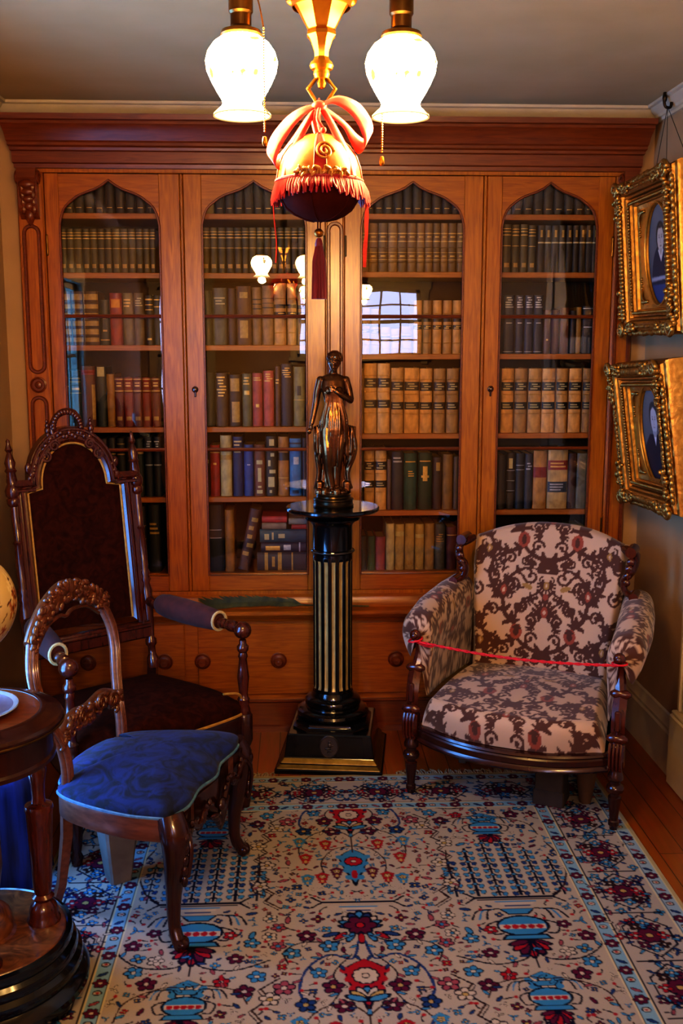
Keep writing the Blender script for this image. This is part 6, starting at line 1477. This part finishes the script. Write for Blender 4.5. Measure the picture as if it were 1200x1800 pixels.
# field ----------------------------------------------------------------
FV0 = .285; PER = .92
for rep in range(-1, 3):
    o_ = rep*PER
    willow(.455, .70+o_, .40, .36); bar(.46, .893+o_, .115); vase(.455, .955+o_, 1.05)
    stem([(.455, 1.14+o_), (.43, 1.20+o_), (.34, 1.22+o_), (.25, 1.18+o_)], leaves=5); stem([(.455, 1.14+o_), (.49, 1.2+o_), (.58, 1.2+o_), (.65, 1.14+o_), (.66, 1.05+o_)], leaves=6)
    RC.line([(.455, 1.13+o_), (.455, 1.24+o_)], .005, NAVY); flame(.455, 1.27+o_, .085, .14, LBL, CRM, 1)
    # zigzag garland between the two columns
    zz = []
    for k in range(15): zz.append((.235+(.022 if k % 2 else -.012)+.05*math.sin(k/14*PI), .34+o_+k*.042))
    RC.line(zz, .0055, BRNR); RC.line([(x+.008, y+.006) for x, y in zz], .0035, NAVY)
    for k in range(2, 14, 3): flower(zz[k][0], zz[k][1], .026, [LBL, WINE, CRM][k % 3], YEL)
    for k in range(4):
        yy = .98+o_+.045*k; flower(.24+.012*(-1)**k, yy, .021, [CRM, PINK][k % 2], LBL)
    # centre column: bar, palmette, red flame, spreading branches
    RC.mir = True; bar(.0, .898+o_, .105)
    for k in range(-4, 5): leaf(.0, 1.03+o_, .085-.006*abs(k), -PI/2+k*.36, [LBL, DBL, CRM][abs(k) % 3])
    flower(0, 1.02+o_, .045, WINE, REDC, 6); leaf(0, 1.06+o_, .05, PI/2, REDC)
    for k in (1, 2, 3): leaf(.02*k, 1.055+o_, .05, PI/2-.4*k, [LBL, REDC, DBL][k-1])
    flame(.0, 1.20+o_, .105, .20, REDC, CRM, 1)
    stem([(.01, 1.10+o_), (.03, 1.18+o_), (.09, 1.16+o_), (.15, 1.22+o_), (.17, 1.32+o_), (.13, 1.40+o_)], .008, DBL, 9); stem([(.02, 1.07+o_), (.08, 1.10+o_), (.16, 1.10+o_), (.21, 1.14+o_), (.2, 1.2+o_)], .005, NAVY, 7)
    stem([(.03, 1.16+o_), (.08, 1.24+o_), (.07, 1.32+o_), (.10, 1.38+o_)], .0045, NAVY, 6)
    for x, y, r_, c in ((.09, 1.12, .026, LBL), (.15, 1.07, .026, WINE), (.19, 1.15, .024, LBL), (.085, 1.30, .028, WINE), (.155, 1.37, .026, DBL), (.06, 1.38, .026, WINE), (.12, 1.24, .022, LBL), (.21, 1.30, .028, PINK), (.28, 1.25, .024, LBL), (.31, 1.31, .026, WINE), (.37, 1.27, .022, REDC), (.56, 1.27, .026, WINE), (.60, 1.22, .024, LBL), (.34, 1.17, .022, WINE), (.55, 1.17, .022, CRM), (.62, 1.1, .024, WINE), (.30, 1.1, .022, LBL), (.36, 1.06, .02, REDC), (.57, 1.04, .02, WINE)): flower(x, y+o_, r_, c, [CRM, YEL][int(x*1000) % 2])
    # upper centre: tree of flames
    flame(.0, .60+o_, .085, .21, LBL, REDC, 1); RC.line([(0, .46+o_), (0, .60+o_)], .005, BRNR)
    stem([(0, .50+o_), (.05, .45+o_), (.12, .47+o_), (.17, .55+o_), (.165, .64+o_)], .0048, BRNR, 8, ls=.024); stem([(0, .56+o_), (.06, .58+o_), (.10, .66+o_), (.09, .75+o_)], .0045, BRNR, 7, ls=.022)
    for x, y, c in ((.085, .52, REDC), (.15, .61, REDC), (.10, .73, REDC), (.055, .70, WINE), (.17, .50, LBL), (.145, .74, LBL)): flame(x, y+o_, .036, .07, c, YEL, 1)
    for k in range(-3, 4): leaf(0, .44+o_, .06, -PI/2+k*.4, [LBL, CRM, YEL][abs(k) % 3])
    vase(.455, .375+o_, .8)
    stem([(.30, .44+o_), (.33, .385+o_), (.42, .36+o_), (.455, .37+o_)], .0045, BRNR, 5); stem([(.62, .50+o_), (.60, .42+o_), (.52, .37+o_), (.455, .37+o_)], .0045, BRNR, 5)
    stem([(.63, .55+o_), (.66, .68+o_), (.63, .82+o_), (.58, .88+o_)], .0055, BRNR, 8); stem([(.27, .86+o_), (.31, .82+o_), (.29, .72+o_), (.30, .60+o_)], .0045, BRNR, 7)
# fill the rest with small sprigs
occ = np.abs(RC.a-np.array(srgb('#988d7a'), np.float32)).sum(2) > .02
n_ = 0
for k in range(16000):
    x = RNG.uniform(.0, .64); y = RNG.uniform(FV0, RL-.02); r_ = RNG.uniform(.008, .021)
    i, j = int((x+RW)/.0022), int(y/.0022); d = int(r_*1.05/.0022)
    if occ[max(j-d, 0):j+d, max(i-d, 0):i+d].any(): continue
    occ[max(j-d, 0):j+d, max(i-d, 0):i+d] = True; n_ += 1
    t = RNG.integers(0, 4)
    if t == 0: flower(x, y, r_, [LBL, WINE, REDC, DBL][RNG.integers(0, 4)], YEL, 4)
    elif t == 1:
        a = RNG.uniform(0, 2*PI); leaf(x-math.cos(a)*r_*.8, y-math.sin(a)*r_*.8, r_*1.9, a, [LBL, WINE, PINK, DBL][RNG.integers(0, 4)], wd=.42)
    elif t == 2:
        a = RNG.uniform(0, 2*PI); RC.line(cr2([(x-r_*math.cos(a), y-r_*math.sin(a)), (x+r_*.5*math.sin(a), y), (x+r_*math.cos(a), y+r_*math.sin(a))], 5), .0045, NAVY); RC.ell(x+r_*math.cos(a), y+r_*math.sin(a), .006, .006, REDC)
    else:
        for b in (0, 2.1, 4.2): leaf(x, y, r_*1.1, b+k, LBL if k % 2 else CRM)
# borders: inner guard, main border, outer guard (both sides mirrored, then the far end) -------------
def rect(u0, u1, v0, v1, c): RC.poly([(u0, v0), (u1, v0), (u1, v1), (u0, v1)], c)
BG = '#968d7e'
for (a, b, c) in ((.655, .700, '#6d93a0'), (.700, .885, BG), (.885, .930, '#7f97a0'), (.930, .945, '#a3905f')): rect(a, b, 0, RL, c)
for (a, b, c) in ((.245, .290, '#6d93a0'), (.060, .245, BG), (.015, .060, '#7f97a0'), (0, .015, '#a3905f')):
    e = RW-a; rect(-e if False else 0, e, a, b, c)
for a, off in ((.655, .290), (.700, .245), (.885, .060), (.930, .015)):
    RC.line([(a, off), (a, RL)], .005, '#b7a880'); RC.line([(0, off), (a, off)], .005, '#b7a880'); RC.line([(a+.004, off), (a+.004, RL)], .0025, NAVY); RC.line([(0, off-.004), (a, off-.004)], .0025, NAVY)
def guard(pt, n, seed):
    for k in range(n):
        x, y = pt((k+.5)/n)
        if k % 3 == 0: flower(x, y, .019, WINE, CRM, 6)
        elif k % 3 == 1: RC.ell(x, y, .013, .011, NAVY); RC.ell(x, y, .009, .007, CRM); RC.ell(x, y, .004, .004, REDC)
        else: leaf(x-.012, y-.006, .03, .6, [PINK, DBL, CRM][k % 2])
guard(lambda t: (.6775, lerp(.27, RL, t)), 44, 1); guard(lambda t: (lerp(0, .68, t), .2675), 17, 2); guard(lambda t: (.9075, lerp(.04, RL, t)), 50, 3); guard(lambda t: (lerp(0, .9, t), .0375), 22, 4)
def medal(x, y, hor):
    w, h = (.10, .062) if hor else (.062, .10)
    pts = [(x-w, y), (x-w*.45, y-h), (x+w*.45, y-h), (x+w, y), (x+w*.45, y+h), (x-w*.45, y+h)] if hor else [(x, y-h), (x+w, y-h*.45), (x+w, y+h*.45), (x, y+h), (x-w, y+h*.45), (x-w, y-h*.45)]
    RC.line(pts+[pts[0]], .006, NAVY); flower(x, y, .034, WINE, YEL, 8)
    for k in range(8):
        b = k*PI/4; flower(x+w*.62*math.cos(b), y+h*.62*math.sin(b), .018, [REDC, BRNR, LBL, WINE][k % 4], CRM, 4)
    for k in range(12):
        b = k*PI/6+.2; leaf(x+w*.9*math.cos(b), y+h*.9*math.sin(b), .024, b, [LBL, DBL][k % 2])
def sprigs(x0, x1, y0, y1, n):
    for k in range(n):
        x, y = RNG.uniform(x0, x1), RNG.uniform(y0, y1); a = RNG.uniform(0, 2*PI)
        if k % 3 == 0: flower(x, y, .016, [LBL, REDC, DBL, WINE][k % 4], CRM, 4)
        else: RC.line(cr2([(x, y), (x+.015*math.cos(a), y+.015*math.sin(a)), (x+.03*math.cos(a+.7), y+.03*math.sin(a+.7))], 4), .004, NAVY); leaf(x, y, .026, a, [LBL, CRM, DBL, PINK][k % 4])
sprigs(.71, .875, .26, RL-.02, 250); sprigs(0, .88, .07, .235, 120)
for k in range(8): medal(.7925, .40+.235*k, False)
for k in range(4): medal(.115+.23*k, .152, True)
for k in range(8): RC.line([(.72, .285+.235*k), (.865, .285+.235*k)], .006, NAVY)
RC.a = .35*RC.a+.65*blur(RC.a, 1)
gu, gv = 760, 700
U = np.linspace(-RW, RW, gu); Vv = np.linspace(0, RL, gv); UU, VV = np.meshgrid(U, Vv)
Z = .006+.0012*np.sin(UU*7+1)*np.sin(VV*5)
co = np.stack([UU, -VV, Z], -1).reshape(-1, 3).astype(np.float32)
idx = np.arange(gu*gv).reshape(gv, gu); fc = np.stack([idx[:-1, :-1], idx[1:, :-1], idx[1:, 1:], idx[:-1, 1:]], -1).reshape(-1, 4)
me = bpy.data.meshes.new('pile'); me.vertices.add(len(co)); me.vertices.foreach_set('co', co.ravel())
me.loops.add(fc.size); me.loops.foreach_set('vertex_index', fc.ravel().astype(np.int32)); me.polygons.add(len(fc)); me.polygons.foreach_set('loop_start', np.arange(0, fc.size, 4, dtype=np.int32)); me.polygons.foreach_set('loop_total', np.full(len(fc), 4, np.int32))
me.update(); me.validate(); me.shade_smooth(); set_col(me, RC.sample(co[:, 0], -co[:, 1])); me.materials.append(attrmat('woven_wool', bump=.5, bscale=420, rough=1.0, spec=.15))
rug = thing('rug', 'cream Persian style rug with blue vases, red flames and flowers covering the floor', 'rug', (RX, RY0, 0))
po = bpy.data.objects.new('pile', me); COL.objects.link(po); po.parent = rug
q = MB(); q.box(-RW, RW, -RL, 0, .0003, .0044, .001); q.build('backing', noisy('rug_backing', '#7d7058', '#8f8268', 60, rough=.95), rug)
q = MB(); rr = random.Random(1)
for k in range(210):
    x = -RW+.006+k*(2*RW-.012)/209
    if -.26 < x < .20: continue
    L_ = rr.uniform(.03, .05); q.tube([(x, -.002, .005), (x+rr.uniform(-.006, .006), L_*.5, .0045), (x+rr.uniform(-.014, .014), L_, .0022)], [.0032, .0034, .002], 5)
fr = q.build('fringe', noisy('rug_fringe', '#8d8166', '#a89b7c', 90, rough=.95), rug)
# ------------------------------------------------------------------ dried palm frond on the ledge
q = MB(); LFC = noisy('dried_palm_green', '#262c12', '#4f4f22', 30, rough=.6)
n = 26; rb = bez([(0, 0, 0), (.12, .004, .010), (.26, .006, .014), (.40, .002, .009), (.62, 0, .004)], 8)
q.tube(rb, [lerp(.0022, .0032, k/len(rb)) for k in range(len(rb))], 6)
rr = random.Random(2)
for k in range(64):
    t = k/63; i = int(t*len(rb)*.66); p = rb[i]; sg = 1 if k % 2 else -1
    L_ = .10*(1-.35*t)+rr.uniform(-.01, .01); d = Vector((-.93, sg*.10, .12+.32*(sg > 0)+rr.uniform(-.05, .05))).normalized(); w = Vector((.15, .0, 1)).normalized()*.009
    z_ = Vector((0, 0, -.012*(sg < 0)))
    a = p; b = p+d*L_*.5; c_ = p+d*L_+z_
    q.grid([[a-w*.3, a+w*.3], [b-w, b+w], [c_-w*.1, c_+w*.1]])
a0 = atY(383, 1058, -.045)
vm = min(p[2] for p in q.v); q.v = [(p[0], p[1], p[2]-vm) for p in q.v]
o = q.build('palm_frond', LFC, smooth=60); o.location = (a0.x, -.040, .5345); tag(o, 'long dried green palm frond lying on the bookcase ledge', 'palm frond')
# ------------------------------------------------------------------ light and camera
def area(name, loc, tgt, size, power, col):
    l = bpy.data.lights.new(name, 'AREA'); l.energy = power; l.color = col; l.shape = 'RECTANGLE'; l.size, l.size_y = size
    o = bpy.data.objects.new(name, l); COL.objects.link(o); o.location = loc; o.rotation_euler = (Vector(tgt)-Vector(loc)).to_track_quat('-Z', 'Y').to_euler(); return o
def copy_thing(root, loc, label):
    c = root.copy(); COL.objects.link(c); c.location = loc; c['label'] = label
    for ch in root.children:
        d = ch.copy(); COL.objects.link(d); d.parent = c
    return c
lamp2 = copy_thing(lamp, (.25, -5.5, ZC), 'second brass hanging lamp behind the viewer, seen only in the glass reflections')
for (bx_, by_, e_) in ((LX-.138, LY, 13), (LX+.138, LY, 13), (.25-.138, -5.5, 55), (.25+.138, -5.5, 55)):
    l = bpy.data.lights.new('bulb', 'POINT'); l.energy = e_; l.color = (1, .60, .22); l.shadow_soft_size = .022
    o = bpy.data.objects.new('bulb_light', l); COL.objects.link(o); o.location = (bx_, by_, 1.990)
w = bpy.data.worlds.new('World'); bpy.context.scene.world = w; w.use_nodes = True
bg = w.node_tree.nodes['Background']; bg.inputs[0].default_value = (.35, .45, .7, 1); bg.inputs[1].default_value = .05
cam = bpy.data.cameras.new('camera'); co_ = bpy.data.objects.new('camera', cam); COL.objects.link(co_)
co_.location = CAM; co_.rotation_euler = (R(90)-PIT, 0, -YAW); cam.sensor_fit = 'VERTICAL'; cam.sensor_height = 36; cam.lens = FOC/1800*36; cam.clip_start = .05
bpy.context.scene.camera = co_
vs_ = bpy.context.scene.view_settings; vs_.view_transform = 'Standard'; vs_.look = 'High Contrast'; vs_.exposure = .35
